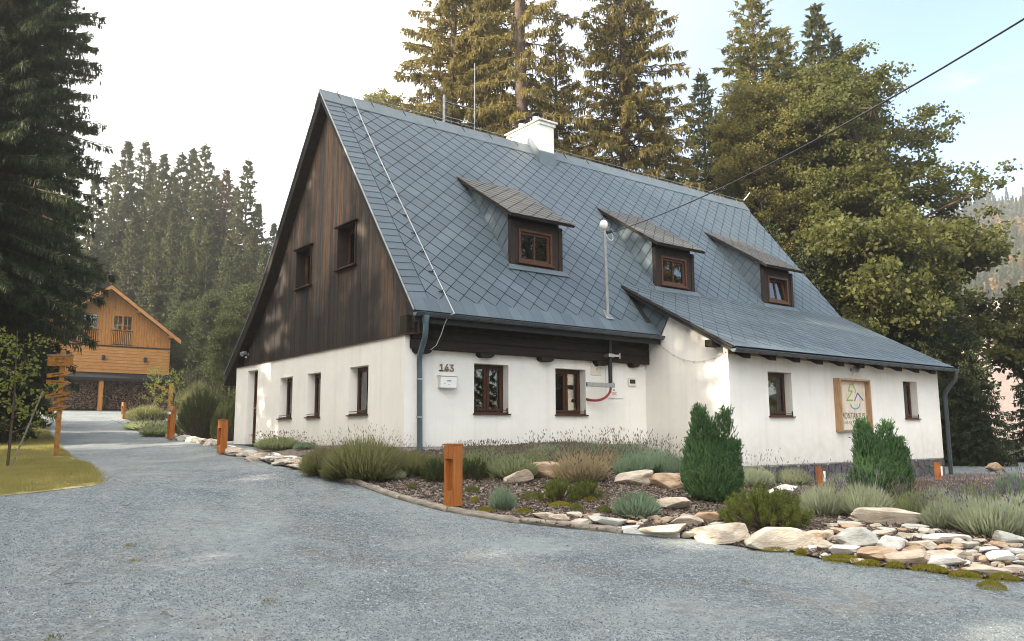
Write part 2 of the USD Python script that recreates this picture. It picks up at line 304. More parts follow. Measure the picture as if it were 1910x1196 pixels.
blue_p = plain("blue_paint", (0.035, 0.08, 0.26), 0.6)
teal_p = plain("teal_paint", (0.05, 0.29, 0.45), 0.6)
black_p = plain("black_paint", (0.018, 0.016, 0.016), 0.7)
faded_blue = plain("faded_blue_paint", (0.16, 0.24, 0.32), 0.7)
carved = plain("carved_mark", (0.07, 0.03, 0.012), 0.8)
brass = plain("brass", (0.55, 0.40, 0.15), 0.35, 0.9)
mortar = noisy("pale_mortar", [(0.3, (0.30, 0.29, 0.27)), (0.7, (0.44, 0.43, 0.40))], scale=20, rough=0.95)
plinth_s = [noisy("plinth_stone_" + k, [(0.3, a), (0.7, b)], scale=9, rough=0.8, bump=0.5) for k, a, b in (("a", (0.055, 0.052, 0.052), (0.11, 0.105, 0.10)), ("b", (0.075, 0.070, 0.066), (0.14, 0.13, 0.12)), ("c", (0.045, 0.045, 0.048), (0.085, 0.085, 0.088)))]
def stone_mat(name, a, b, c, band=6.0):
    return noisy(name, [(0.28, a), (0.5, b), (0.72, c)], scale=4.5, stretch=(1, 1, 2.6), rough=0.88, bump=0.8, bscale=22, detail=8, bdist=0.02, spec=0.25)
stones_m = [stone_mat("cream_stone", (0.324, 0.265, 0.200), (0.508, 0.443, 0.362), (0.626, 0.572, 0.497)), stone_mat("ochre_stone", (0.238, 0.140, 0.081), (0.454, 0.324, 0.216), (0.572, 0.464, 0.356)),
            stone_mat("grey_green_stone", (0.281, 0.281, 0.248), (0.443, 0.443, 0.405), (0.562, 0.562, 0.529)), stone_mat("warm_stone", (0.30, 0.23, 0.17), (0.48, 0.39, 0.30), (0.60, 0.52, 0.43)),
            stone_mat("white_stone", (0.486, 0.464, 0.421), (0.670, 0.648, 0.605), (0.680, 0.680, 0.680))]
glass = mat("window_glass", {"t": ("transparent_bsdf", {"color": (0.86, 0.88, 0.87)}), "g": ("glossy_bsdf", {"color": (1, 1, 1), "roughness": 0.015}), "f": ("fresnel", {"IOR": 2.1}), "m": ("mix_closure", {})},
            [("f.fac", "m.fac"), ("t.BSDF", "m.closure1"), ("g.BSDF", "m.closure2")], surface="m.closure")
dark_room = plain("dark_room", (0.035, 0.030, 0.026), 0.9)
curtain_m = noisy("pale_curtain", [(0.3, (0.30, 0.30, 0.28)), (0.7, (0.50, 0.49, 0.46))], scale=4, stretch=(14, 14, 0.3), rough=0.9)
bark = noisy("spruce_bark", [(0.3, (0.050, 0.036, 0.027)), (0.7, (0.115, 0.085, 0.065))], scale=8, stretch=(1, 1, 0.3), rough=0.95, bump=0.8)
twig_m = plain("twig_bark", (0.075, 0.052, 0.036), 0.9)
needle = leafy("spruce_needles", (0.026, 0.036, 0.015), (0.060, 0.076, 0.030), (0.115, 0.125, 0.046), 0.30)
needle_gold = leafy("sun_gold_spruce_needles", (0.105, 0.090, 0.030), (0.235, 0.188, 0.070), (0.37, 0.295, 0.125), 0.42)  # gold of the low sun painted into the needle colour
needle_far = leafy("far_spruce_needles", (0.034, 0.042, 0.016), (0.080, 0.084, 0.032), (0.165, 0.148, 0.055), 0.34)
needle_rust = leafy("rusty_spruce_needles", (0.085, 0.058, 0.032), (0.17, 0.118, 0.066), (0.23, 0.165, 0.09), 0.3)
needle_green = leafy("painted_sun_spruce_needles", (0.060, 0.060, 0.016), (0.165, 0.150, 0.042), (0.30, 0.255, 0.08), 0.42)  # brighter, yellower needle colour with the sunlight painted in
larch_leaf = leafy("larch_needles", (0.055, 0.068, 0.030), (0.115, 0.130, 0.056), (0.18, 0.19, 0.085), 0.4)
birch_leaf = leafy("yellowing_leaves", (0.095, 0.090, 0.024), (0.20, 0.172, 0.050), (0.33, 0.26, 0.085), 0.42)
maple_leaf = leafy("maple_leaves", (0.040, 0.046, 0.012), (0.135, 0.138, 0.038), (0.36, 0.315, 0.12), 0.40)
green_leaf = leafy("green_leaves", (0.024, 0.032, 0.009), (0.055, 0.066, 0.018), (0.135, 0.132, 0.036), 0.38)
sapling_leaf = leafy("sapling_leaves", (0.10, 0.12, 0.026), (0.18, 0.195, 0.048), (0.27, 0.265, 0.08), 0.45)
lav_g = leafy("grey_green_lavender", (0.135, 0.154, 0.081), (0.360, 0.393, 0.225), (0.680, 0.680, 0.486), 0.58)
lav_s = leafy("silver_lavender", (0.200, 0.218, 0.143), (0.519, 0.544, 0.385), (0.680, 0.680, 0.669), 0.58)
lav_d = leafy("dry_lavender", (0.184, 0.151, 0.093), (0.503, 0.419, 0.276), (0.680, 0.680, 0.519), 0.58)
lav_o = leafy("olive_heather", (0.100, 0.103, 0.044), (0.284, 0.281, 0.138), (0.553, 0.528, 0.293), 0.58)
fescue = leafy("blue_green_blades", (0.116, 0.159, 0.103), (0.319, 0.393, 0.276), (0.603, 0.669, 0.486), 0.58)
stalk_m = leafy("brown_flower_stalks", (0.11, 0.085, 0.07), (0.20, 0.165, 0.125), (0.29, 0.25, 0.19), 0.3)
purple = leafy("purple_flowers", (0.11, 0.075, 0.15), (0.20, 0.14, 0.27), (0.30, 0.22, 0.37), 0.3)
mugo_m = leafy("pine_needles", (0.066, 0.084, 0.017), (0.186, 0.214, 0.048), (0.384, 0.390, 0.108), 0.34)
mugo_d = leafy("dark_pine_needles", (0.038, 0.055, 0.019), (0.086, 0.113, 0.036), (0.150, 0.180, 0.062), 0.3)
juniper = leafy("juniper_sprays", (0.037, 0.082, 0.034), (0.147, 0.245, 0.103), (0.365, 0.489, 0.232), 0.34)
moss_m = leafy("yellow_moss", (0.16, 0.15, 0.018), (0.29, 0.25, 0.035), (0.42, 0.35, 0.065), 0.35)
sedum_m = leafy("green_sedum", (0.10, 0.12, 0.03), (0.18, 0.195, 0.055), (0.27, 0.265, 0.09), 0.3)
grass_m = leafy("lawn_blades", (0.19, 0.18, 0.065), (0.35, 0.305, 0.125), (0.56, 0.46, 0.235), 0.4)  # blade colour raised to carry sunlight that never reaches the lawn
chip_m = noisy("bark_chips_look", [(0.3, (0.045, 0.030, 0.022)), (0.5, (0.115, 0.085, 0.066)), (0.75, (0.25, 0.20, 0.165))], scale=30, rough=0.95, bump=0.8)

gravel_m = mat("gravel_look", {"g": ("geometry", {}), "v": ("voronoi_texture", {"scale": 48.0}), "v2": ("voronoi_texture", {"scale": 95.0}), "n": ("noise_texture", {"scale": 9.0, "detail": 9.0, "roughness": 0.72}), "n2": ("noise_texture", {"scale": 0.55, "detail": 5.0, "roughness": 0.6, "distortion": 0.6}),
    "mapr": ("mapping", {"rotation": (0, 0, -1.27)}), "map": ("mapping", {"scale": (0.16, 1.25, 1.0)}), "n3": ("noise_texture", {"scale": 1.1, "detail": 6.0, "roughness": 0.6, "distortion": 0.4}),
    "sp": ("separate_color", {}), "r": ("rgb_ramp", {"ramp": [(0.0, (0.075, 0.090, 0.105)), (0.45, (0.150, 0.177, 0.195)), (0.8, (0.224, 0.257, 0.273)), (1.0, (0.360, 0.388, 0.392))]}),
    "r2": ("rgb_ramp", {"ramp": [(0.40, (0, 0, 0)), (0.66, (1, 1, 1))]}), "dust": ("mix_color", {"b": (0.268, 0.303, 0.311)}), "r3": ("rgb_ramp", {"ramp": [(0.47, (0, 0, 0)), (0.66, (0.421, 0.442, 0.461))]}), "dust2": ("mix_color", {"b": (0.299, 0.315, 0.303)}),
    "n4": ("noise_texture", {"scale": 0.9, "detail": 7.0, "roughness": 0.68, "distortion": 0.8}), "r4": ("rgb_ramp", {"ramp": [(0.55, (0, 0, 0)), (0.72, (0.552, 0.552, 0.552))]}), "tan": ("mix_color", {"b": (0.248, 0.207, 0.152)}), "dn": ("mix_color", {"blend_type": "multiply", "fac": 0.75}), "rn": ("rgb_ramp", {"ramp": [(0.3, (0.5, 0.5, 0.52)), (0.68, (1.25, 1.24, 1.22))]}),
    "b": ("bump", {"strength": 0.9, "distance": 0.022}), "hm": ("math", {"math_type": "add"}), "p": ("principled_bsdf", {"roughness": 0.85, "specular_ior_level": 0.3})},
    [("g.position", "v.vector"), ("g.position", "v2.vector"), ("g.position", "n.vector"), ("g.position", "n2.vector"), ("g.position", "mapr.vector"), ("mapr.vector", "map.vector"), ("map.vector", "n3.vector"), ("v.color", "sp.color"), ("sp.r", "r.fac"),
     ("r.color", "dust.a"), ("n2.fac", "r2.fac"), ("r2.color", "dust.fac"), ("n3.fac", "r3.fac"), ("r3.color", "dust2.fac"), ("dust.result", "dust2.a"), ("g.position", "n4.vector"), ("n4.fac", "r4.fac"), ("r4.color", "tan.fac"), ("dust2.result", "tan.a"), ("tan.result", "dn.a"), ("n.fac", "rn.fac"), ("rn.color", "dn.b"), ("dn.result", "p.base_color"),
     ("v.distance", "hm.value1"), ("n.fac", "hm.value2"), ("hm.value", "b.height"), ("b.normal", "p.normal")])
pebble_m = [noisy("pebble_" + k, [(0.3, a), (0.7, b)], scale=40, rough=0.85, bump=0.3) for k, a, b in (("grey", (0.152, 0.182, 0.208), (0.253, 0.292, 0.323)), ("blue", (0.107, 0.132, 0.156), (0.189, 0.226, 0.260)), ("pale", (0.305, 0.334, 0.345), (0.455, 0.488, 0.497)))]
forest_m = noisy("forest_floor", [(0.3, (0.030, 0.026, 0.014)), (0.5, (0.060, 0.058, 0.024)), (0.7, (0.095, 0.092, 0.036))], scale=2.0, rough=0.95, bump=0.8, bscale=14, bdist=0.05)
lawn_m = noisy("lawn_turf", [(0.3, (0.18, 0.17, 0.065)), (0.5, (0.34, 0.295, 0.12)), (0.72, (0.55, 0.45, 0.24))], scale=1.6, rough=0.95, bump=0.8, bscale=60, bdist=0.02)  # turf lightened in colour to stand for sun on the lawn
mulch_m = mat("mulch_look", {"g": ("geometry", {}), "v": ("voronoi_texture", {"scale": 26.0}), "sp": ("separate_color", {}), "r": ("rgb_ramp", {"ramp": [(0.0, (0.054, 0.038, 0.030)), (0.5, (0.135, 0.103, 0.081)), (1.0, (0.324, 0.270, 0.230))]}),
    "n": ("noise_texture", {"scale": 60.0, "detail": 5.0}), "b": ("bump", {"strength": 1.0, "distance": 0.03}), "p": ("principled_bsdf", {"roughness": 0.95})},
    [("g.position", "v.vector"), ("v.color", "sp.color"), ("sp.g", "r.fac"), ("r.color", "p.base_color"), ("v.distance", "b.height"), ("b.normal", "p.normal")])
hill_m = noisy("hill_ground", [(0.3, (0.035, 0.04, 0.02)), (0.7, (0.07, 0.065, 0.03))], scale=0.05, rough=1.0, bump=0.0)

# ------------------------------------------------------------------ the ground
gx = np.concatenate([np.linspace(-160, -106, 5), np.linspace(-100, -42, 12), np.arange(-40, 42, 1.0), np.linspace(45, 120, 16), np.linspace(150, 640, 12)])
gy = np.concatenate([np.linspace(-150, -55, 8), np.arange(-50, 80, 1.0), np.linspace(83, 140, 14), np.linspace(170, 560, 10)])
XX, YY = np.meshgrid(gx, gy, indexing="ij"); ZZ = G(XX, YY) - 0.02
nx_, ny_ = XX.shape; idx = np.arange(nx_ * ny_).reshape(nx_, ny_)
F = np.stack([idx[:-1, :-1], idx[1:, :-1], idx[1:, 1:], idx[:-1, 1:]], -1).reshape(-1, 4)
p_ = usdkit.mesh(stage, numbered("/World", "ground"), (np.stack([XX, YY, ZZ], -1).reshape(-1, 3), F), forest_m, True); keys(p_.GetPrim(), "dark forest floor around the cottage", None, None, "structure")
lawn_edge = [gmarch(x, y, G)[:2] for x, y in ((0, 926), (60, 920), (120, 913), (175, 907), (189, 901), (180, 884), (160, 868), (130, 855), (112, 838), (98, 820), (86, 800))]
lawn_edge += [gat(76, 30)[:2], gat(70, 36)[:2], gat(60, 42)[:2]]
lawn_poly = Polygon([(-9.6, -6.5), *lawn_edge, (-14, 34), (-16, 10), (-14, -2)]).buffer(0)
if lawn_poly.geom_type != "Polygon": lawn_poly = max(lawn_poly.geoms, key=lambda g: g.area)
drive_poly = Polygon([(-26, -26), (26, -26), (34, -4), (26, 1.5), (17.4, 1.0), (16.5, -1.5), (8, -1.5), (7.5, 0.8), (0.6, 0.8), (0.6, 10.2), (1.5, 14), (3.2, 22), (5.4, 36), (11, 51), (-1.5, 51.5), (-4.5, 44), *[tuple(p) for p in lawn_edge[::-1][2:8]], (-9.2, 6), (-11, -4), (-26, -6)])
drive_poly = drive_poly.buffer(0)
p_ = usdkit.mesh(stage, numbered("/World", "driveway"), sheet(drive_poly, 0.6, G, 0.0), gravel_m, True); keys(p_.GetPrim(), "blue grey gravel driveway curving up past the cottage", None, None, "structure")
p_ = usdkit.mesh(stage, numbered("/World", "lawn"), sheet(lawn_poly, 0.4, lambda x, y: G(x, y) + 0.02 * np.clip(shapely.distance(lawn_poly.exterior, shapely.points(x, y)) / 0.25, 0, 1), 0.006), lawn_m, True); keys(p_.GetPrim(), "yellow green lawn at the left edge, sunlight painted into its colour", None, None, "structure")
p_ = usdkit.mesh(stage, numbered("/World", "planting_bed"), sheet(bed_poly, 0.3, bed_h, 0.0), mulch_m, True); keys(p_.GetPrim(), "bark mulch planting bed in front of the cottage", None, None, "structure")
#@@STRUCTURE
# ------------------------------------------------------------------ the cottage
cot = thing("cottage", "white plastered cottage with steep slate blue roof and dark boarded gable", "house")
YR, ZR, EO, ZE = 4.2588, 8.83, 0.5369, 2.6501
RO = np.array([-0.1, -EO, ZE]); RV = np.array([0, YR + EO, ZR - ZE]); RLEN = np.linalg.norm(RV); RV /= RLEN; RN = np.cross(X, RV)
SL = (ZR - ZE) / (YR + EO)
def roofz(y): return ZE + SL * (y + EO)
def on_roof(px, py):
    d = ray(px, py); return CAM + d * (((RO - CAM) @ RN) / (d @ RN))
back_line = [(YR, ZR), (7.4, 4.98), (8.2, 4.14), (9.2, 3.28), (10.75, 2.07)]
def quad(c, O, U, Vv, N): return extr(Polygon(c), 0.01, O, U, Vv, N)
# walls
win_front = [(1.68, 2.59, 0.66, 1.715), (3.93, 4.86, 0.66, 1.715)]
win_gable = [(1.55, 2.45, 0.655, 1.71), (3.97, 4.74, 0.655, 1.71), (5.67, 6.52, 0.655, 1.71)]
door_op = (8.16, 8.95, -0.02, 2.05)
win_ext = [(8.33, 9.27, 0.62, 1.67), (14.62, 15.40, 0.62, 1.67)]
XE, YE, XL = 6.88, -2.55, 16.69
rect = lambda a, b, c, d: sbox(a, c, b, d)
def ext_top(y): return 4.04 + (y - 0.55) * 0.5489
part("wall", extr(unary_union([sbox(0, -0.02, XE + 0.05, 2.2), sbox(0.3, 2.1, XE + 0.05, 2.5)]).difference(unary_union([rect(*w) for w in win_front])), 0.3, [0, 0.3, 0], X, Z, -Y), plaster, cot)
part("wall", extr(sbox(0.302, -0.02, 9.93, 2.2).difference(unary_union([rect(*w) for w in win_gable] + [rect(*door_op)])), 0.298, [0.3, 0, 0], Y, Z, -X), plaster, cot)
part("wall", extr(sbox(XE, -0.51, XL, 2.25).difference(unary_union([rect(*w) for w in win_ext])), 0.3, [0, YE + 0.3, 0], X, Z, -Y), plaster, cot)
part("wall", extr(Polygon([(YE + 0.302, -0.51), (-0.004, -0.51), (-0.004, 3.5), (YE + 0.302, ext_top(YE+0.302) - 0.16)]), 0.3, [XE + 0.3, 0, 0], Y, Z, -X), plaster, cot)
part("wall", extr(Polygon([(YE + 0.002, -1.3), (9.9, -0.6), (9.9, 2.2), (YR, ZR - 0.4), (0, 3.0), (YE + 0.3, 2.0)]), 0.3, [XL - 0.3, 0, 0], Y, Z, X), plaster, cot)
part("wall", B(0.3, XL - 0.3, 9.63, 9.93, -0.6, 2.3), plaster, cot)
part("plinth", B(0.012, XE, 0.012, 0.3, -0.9, -0.02), mortar, cot, label="dark grey base strip under the front wall")
part("plinth", B(0.014, 0.3, 0.3, 9.92, -0.9, -0.02), black_m, cot)
part("plinth", B(XE + 0.012, XL - 0.012, YE + 0.012, YE + 0.3, -1.5, -0.51), mortar, cot)
part("plinth", B(XE + 0.014, XE + 0.3, YE + 0.301, 0, -1.5, -0.51), mortar, cot)
# stone facing of the extension's base, stone by stone
rng = np.random.default_rng(5)
pts = np.array([(x + rng.uniform(-.11, .11), z + rng.uniform(-.07, .07)) for x in np.arange(6.4, 17.4, 0.27) for z in np.arange(-1.7, -0.2, 0.21)])
vor = Voronoi(pts); lim = sbox(XE - 0.01, -1.4, XL, -0.525); k = 0
for reg in vor.point_region:
    r = vor.regions[reg]
    if -1 in r or len(r) < 3: continue
    pg = Polygon(vor.vertices[r]).intersection(lim)
    if pg.is_empty: continue
    pg = pg.buffer(-0.011, join_style=2).simplify(0.012)
    if pg.is_empty or pg.geom_type != "Polygon" or pg.area < 0.004: continue
    part("plinth_stone", extr(pg, 0.03 + rng.uniform(0, .014), [0, YE + 0.014, 0], X, Z, -Y), plinth_s[k % 3], cot); k += 1
pts = np.array([(y + rng.uniform(-.11, .11), z + rng.uniform(-.07, .07)) for y in np.arange(-3.2, 0.8, 0.27) for z in np.arange(-1.7, -0.2, 0.21)])
vor = Voronoi(pts); lim = sbox(YE, -1.4, -0.02, -0.525)
for reg in vor.point_region:
    r = vor.regions[reg]
    if -1 in r or len(r) < 3: continue
    pg = Polygon(vor.vertices[r]).intersection(lim)
    if pg.is_empty: continue
    pg = pg.buffer(-0.011, join_style=2).simplify(0.012)
    if pg.is_empty or pg.geom_type != "Polygon" or pg.area < 0.004: continue
    part("plinth_stone", extr(pg, 0.03 + rng.uniform(0, .014), [XE + 0.014, 0, 0], Y, Z, -X), plinth_s[k % 3], cot); k += 1

def ring(x0, x1, y0, y1, t, t2=None):
    return sbox(x0, y0, x1, y1).difference(sbox(x0 + t, y0 + (t2 or t), x1 - t, y1 - t))
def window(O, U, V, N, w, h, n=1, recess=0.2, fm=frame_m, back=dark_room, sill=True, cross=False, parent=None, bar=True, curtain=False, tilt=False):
    O, U, V, N = map(lambda a: np.asarray(a, float), (O, U, V, N))
    win = sub("window", parent) if parent is None or True else None
    P0 = O - N * recess
    f = ring(0.001, w - 0.001, 0.001, h - 0.001, 0.05)
    if n == 2: f = unary_union([f, sbox(w / 2 - 0.022, 0.05, w / 2 + 0.022, h - 0.05)])
    part("frame", extr(f, 0.08, P0 - N * 0.08, U, V, N), fm, win)
    xs = [(0.043, w - 0.043)] if n == 1 else [(0.043, w / 2 - 0.012), (w / 2 + 0.012, w - 0.043)]
    for x0, x1 in xs:
        s = ring(x0, x1, 0.055, h - 0.043, 0.058)
        if cross: s = unary_union([s, sbox((x0 + x1) / 2 - 0.009, 0.1, (x0 + x1) / 2 + 0.009, h - 0.1)])
        N2, O2 = N, P0 - N * 0.042
        if tilt:
            a = math.radians(9); N2 = N * math.cos(a) + V * math.sin(a) * 0; V2 = V * math.cos(a) - N * math.sin(a); N2 = np.cross(U, V2)
            if N2 @ N < 0: N2 = -N2
            part("sash", extr(s, 0.055, O2, U, V2, N2), fm, win)
            part("pane", extr(sbox(x0 + 0.05, 0.105, x1 - 0.05, h - 0.095), 0.004, O2 + N2 * 0.02, U, V2, N2), glass, win)
        else:
            part("sash", extr(s, 0.055, O2, U, V, N), fm, win)
            part("pane", extr(sbox(x0 + 0.05, 0.105, x1 - 0.05, h - 0.095), 0.004, O2 + N * 0.02, U, V, N), glass, win)
    if curtain: part("curtain", extr(sbox(0.02, 0.02, w - 0.02, h - 0.02), 0.006, P0 - N * 0.16, U, V, N), curtain_m, win)
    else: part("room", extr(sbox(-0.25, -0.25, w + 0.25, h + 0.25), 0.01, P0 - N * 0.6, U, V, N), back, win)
    if sill:
        part("sill", cat_([extr(sbox(-0.03, -0.028, w + 0.03, 0.0), 0.055, O + N * 0.0005, U, V, N), extr(sbox(0.002, 0.0, w - 0.002, 0.03), recess - 0.001, P0 + N * 0.0005, U, V, N)]), frame_m if fm is frame_m else fm, win)
        if bar:
            q = O + U * 0.05 + V * 0.07 + N * 0.015
            part("sill_bar", cat_([tube([q, q + U * (w - 0.1)], 0.009, 6), tube([q + U * (w - 0.1) - V * 0.05, q + U * (w - 0.1) + V * 0.05], 0.016, 6)]), black_m, win)
    return win
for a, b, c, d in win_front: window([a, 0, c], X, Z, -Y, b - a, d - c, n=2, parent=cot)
for a, b, c, d in win_ext: window([a, YE, c], X, Z, -Y, b - a, d - c, n=1, parent=cot, curtain=True)
for a, b, c, d in win_gable: window([0.002, b, c], -Y, Z, -X, b - a, d - c, n=1, parent=cot, curtain=True)
# door
dr = sub("door", cot)
a, b, c, d = door_op
part("door_frame", extr(ring(0.001, b - a - 0.001, 0, d - c - 0.001, 0.06, 0.02), 0.1, [0.30, b, c], -Y, Z, -X), frame_m, dr)
leaf = sbox(0.06, 0.02, b - a - 0.06, d - c - 0.06)
pan = [sbox(0.17, z0, b - a - 0.17, z1) for z0, z1 in ((0.2, 0.85), (1.0, 1.25), (1.4, 1.85))]
part("door_leaf", cat_([extr(leaf.difference(unary_union(pan)), 0.05, [0.285, b, c], -Y, Z, -X), extr(leaf, 0.02, [0.286, b, c], -Y, Z, -X)]), wood("red_brown_door", [(0.3, (0.05, 0.016, 0.010)), (0.7, (0.10, 0.032, 0.018))], (5, 5, 0.6), rough=0.45), dr)
part("handle", cat_([tube([(0.22, b - 0.14, 1.0), (0.17, b - 0.14, 1.0), (0.17, b - 0.27, 1.0)], 0.012, 6), B(0.225, 0.232, b - 0.165, b - 0.115, 0.88, 1.1)]), brass, dr)
# boarded gable: every board a piece
def under(y):                                          # underside of the roof above the gable
    if y <= YR: return roofz(y) - 0.32
    return float(np.interp(y, [p[0] for p in back_line], [p[1] for p in back_line])) - 0.36
GX = 0.17
def gy_(px, py): q = onplane(px, py, 0, GX); return q[1], q[2]
gw = []
for (l, t), (r, bm) in (((556, 471), (580, 530)), ((633.5, 429), (663.5, 491))):
    ya, za = gy_(l, t); yb, zb = gy_(r, bm); gw.append((yb, ya, zb + 0.0, za + 0.0))
gpoly = Polygon([(-0.26, 2.225), (9.82, 2.225)] + [(y, under(y)) for y in np.linspace(9.82, YR, 30)] + [(-0.26, under(-0.26))]).buffer(0)
gcut = gpoly.difference(unary_union([sbox(a, c, b, d) for a, b, c, d in gw]))
y = -0.26; k = 0
rb = random.Random(3)
while y < 9.8:
    w = rb.uniform(0.115, 0.165); g = gcut.intersection(sbox(y + 0.0025, 0, min(y + w - 0.0025, 9.82), 12))
    for q in getattr(g, "geoms", [g]):
        if q.geom_type == "Polygon" and q.area > 0.004:
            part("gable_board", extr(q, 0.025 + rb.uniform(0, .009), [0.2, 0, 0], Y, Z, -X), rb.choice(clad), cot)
    y += w
part("gable_backing", extr(gcut, 0.05, [0.26, 0, 0], Y, Z, -X), black_m, cot)
part("gable_ledge", cat_([extr(Polygon([(-0.04, 2.2), (0.2, 2.2), (0.2, 2.245), (0.16, 2.245), (-0.04, 2.215)]), 10.08, [0, 9.86, 0], X, Z, -Y)]), frame_m, cot)
for a, b, c, d in gw:
    window([0.165, b, c], -Y, Z, -X, b - a, d - c, n=1, recess=0.22, parent=cot, fm=frame_l, back=dark_room, bar=False, curtain=True)
    part("window_casing", cat_([extr(ring(-0.03, b - a + 0.03, -0.03, d - c + 0.03, 0.031), 0.27, [0.40, b, c], -Y, Z, -X), extr(sbox(-0.1, d - c + 0.03, b - a + 0.1, d - c + 0.055), 0.34, [0.40, b, c], -Y, Z, -X), extr(sbox(-0.09, -0.055, b - a + 0.09, -0.03), 0.33, [0.40, b, c], -Y, Z, -X)]), dark_z, cot)
# overhanging beam of stacked planks with its corbels
for i, (z0, z1) in enumerate(((1.93, 2.12), (2.123, 2.32), (2.323, 2.56))):
    part("beam_plank", bevbox(0.11, XE - 0.01, -0.17 + 0.006 * (i % 2), 0.02, z0, z1, 0.012), dark_x, cot)
for x0, x1 in ((0.16, 0.52), (1.72, 2.08), (3.38, 3.74), (5.08, 5.50), (6.25, 6.5)):
    pr = Polygon([(0.03, 0), (-0.15, 0), (-0.17, 0.03), (-0.17, 0.095), (0.03, 0.095)])
    part("corbel", extr(Polygon([(x0 + 0.06, 1.835), (x1 - 0.06, 1.835), (x1, 1.88), (x1, 1.929), (x0, 1.929), (x0, 1.88)]), 0.19, [0, 0.01, 0], X, Z, -Y), dark_x, cot)
part("corner_post", bevbox(0.03, 0.3, 0.0, 0.28, 2.203, 2.62, 0.01), dark_z, cot)
# roof deck
roof = sub("roof", cot)
def deck(line, th, x0, x1):
    top = [(a, b - 0.03) for a, b in line]; bot = [(a, b - th) for a, b in line]
    return extr(Polygon(top + bot[::-1]), x1 - x0, [x0, 0, 0], Y, Z, X)
part("roof_deck", deck([(-EO, ZE), (YR, ZR)], 0.26, -0.09, 16.89), under_m, roof)
part("roof_deck", deck(back_line, 0.34, -0.09, 16.89), dark_x, roof)
bl = [(a, b + 0.02) for a, b in back_line]
part("back_slates", extr(Polygon([(a, b - 0.045) for a, b in bl][::1] + bl[::-1]), 17.0, [-0.11, 0, 0], Y, Z, X), tile_m[1], roof)
part("verge_strip", tube([RO + RV * 0.0 - X * 0.005 - RN * 0.02, RO + RV * RLEN - X * 0.005 - RN * 0.02], 0.02, 6), galv, roof)
def prism(pg, O, U, V, N, vtop, rise, th=0.007):
    c = np.array(pg.exterior.coords)[:-1]
    if Polygon(c).exterior.is_ccw is False: c = c[::-1]
    h = 0.002 + rise * np.clip((vtop - c[:, 1]), 0, 1)
    T = O + c[:, :1] * U + c[:, 1:] * V + h[:, None] * N; n = len(c)
    Bt = T - N * th
    Fc = [[0, i, i + 1] for i in range(1, n - 1)] + [[n, n + i + 1, n + i] for i in range(1, n - 1)]
    for i in range(n):
        j = (i + 1) % n; Fc += [[i, n + i, n + j], [i, n + j, j]]
    return trimesh.Trimesh(np.vstack([T, Bt]), np.array(Fc), process=False)
def diamonds(region, O, U, V, N, dg, rise=0.028, jit=0.0, seed=0):
    rr = random.Random(seed); out = []
    x0, y0, x1, y1 = region.bounds; s = dg / 2 - 0.0105
    pr_ = shapely.prepared.prep(region)
    j = 0; v = y0 - dg
    while v < y1 + dg:
        u = x0 - dg + (dg / 2 if j % 2 else 0)
        while u < x1 + dg:
            d = Polygon([(u, v - s), (u + s, v), (u, v + s), (u - s, v)])
            if pr_.intersects(d):
                g = d if pr_.contains(d) else d.intersection(region)
                for q in getattr(g, "geoms", [g]):
                    if q.geom_type == "Polygon" and q.area > 0.0012:
                        q = q.simplify(0.002)
                        if len(q.exterior.coords) < 4: continue
                        hull = q.convex_hull
                        N2 = N + (U * rr.gauss(0, 1) + V * rr.gauss(0, 1)) * jit
                        out.append((prism(hull, O + N * rr.uniform(0, .003), U, V, N, v + s, rise), O + U * u + V * v))
            u += dg
        v += dg / 2; j += 1
    return out
def lay(tiles, name, parent, mats, limit=295, seed=1):
    rr = random.Random(seed)
    tiles = sorted(tiles, key=lambda t: np.linalg.norm(t[1] - CAM))
    for t, _ in tiles[:limit]: part(name, t, rr.choice(mats), parent)
    if len(tiles) > limit: part(name + "s_further_up", cat_([t for t, _ in tiles[limit:]]), mats[1], parent, kind="stuff")
dorm = [(3.13, 4.68), (8.02, 9.56), (12.80, 14.28)]
DY = 0.6
reg = sbox(0.44, 0.33, 17.0, RLEN - 0.27)
v_of = lambda y: (y + EO) / RV[1]
holes = [Polygon([(a + 0.1 - 0.02, v_of(DY - 0.03)), (b + 0.1 + 0.02, v_of(DY - 0.03)), (b + 0.1 + 0.02, v_of(2.45)), (a + 0.1 - 0.02, v_of(2.45))]) for a, b in dorm]
holes.append(sbox(6.72, 0, 18, v_of(0.50)))
holes.append(sbox(6.6 + 0.1, v_of(3.75), 7.3 + 0.1, 9))
lay(diamonds(reg.difference(unary_union(holes)), RO, X, RV, RN, 0.47, jit=0.004), "roof_tile", roof, tile_m)
# verge band, eave starters, ridge caps
v = 0.33; k = 0
while v < RLEN - 0.27:
    t = prism(Polygon([(0, v - 0.05), (0.425, v), (0.425, v + 0.232), (0, v + 0.182)]), RO, X, RV, RN, v + 0.235, 0.05)
    part("verge_tile", t, tile_m[k % 3], roof); v += 0.215; k += 1
x = 0.0; k = 0
while x < 6.9:
    c = Polygon([(x + 0.002, -0.035), (min(x + 0.298, 6.95), -0.035), (min(x + 0.298, 6.95), 0.35), (x + 0.002, 0.35)])
    part("eave_tile", prism(c, RO + RN * 0.012, X, RV, RN, 0.35, -0.02 + 0.03), tile_m[(k * 2) % 3], roof); x += 0.3; k += 1
x = -0.12; k = 0
while x < 16.9:
    w = min(1.0, 16.92 - x)
    pf = Polygon([(-0.30, -0.385), (-0.29, -0.36), (-0.03, -0.005), (0, 0.012), (0.03, -0.005), (0.29, -0.36), (0.30, -0.385), (0, -0.02)])
    part("ridge_cap", extr(pf, w + 0.015, [x, YR, ZR + 0.032 + 0.004 * (k % 2)], Y, Z, X), roof_metal, roof); x += w; k += 1
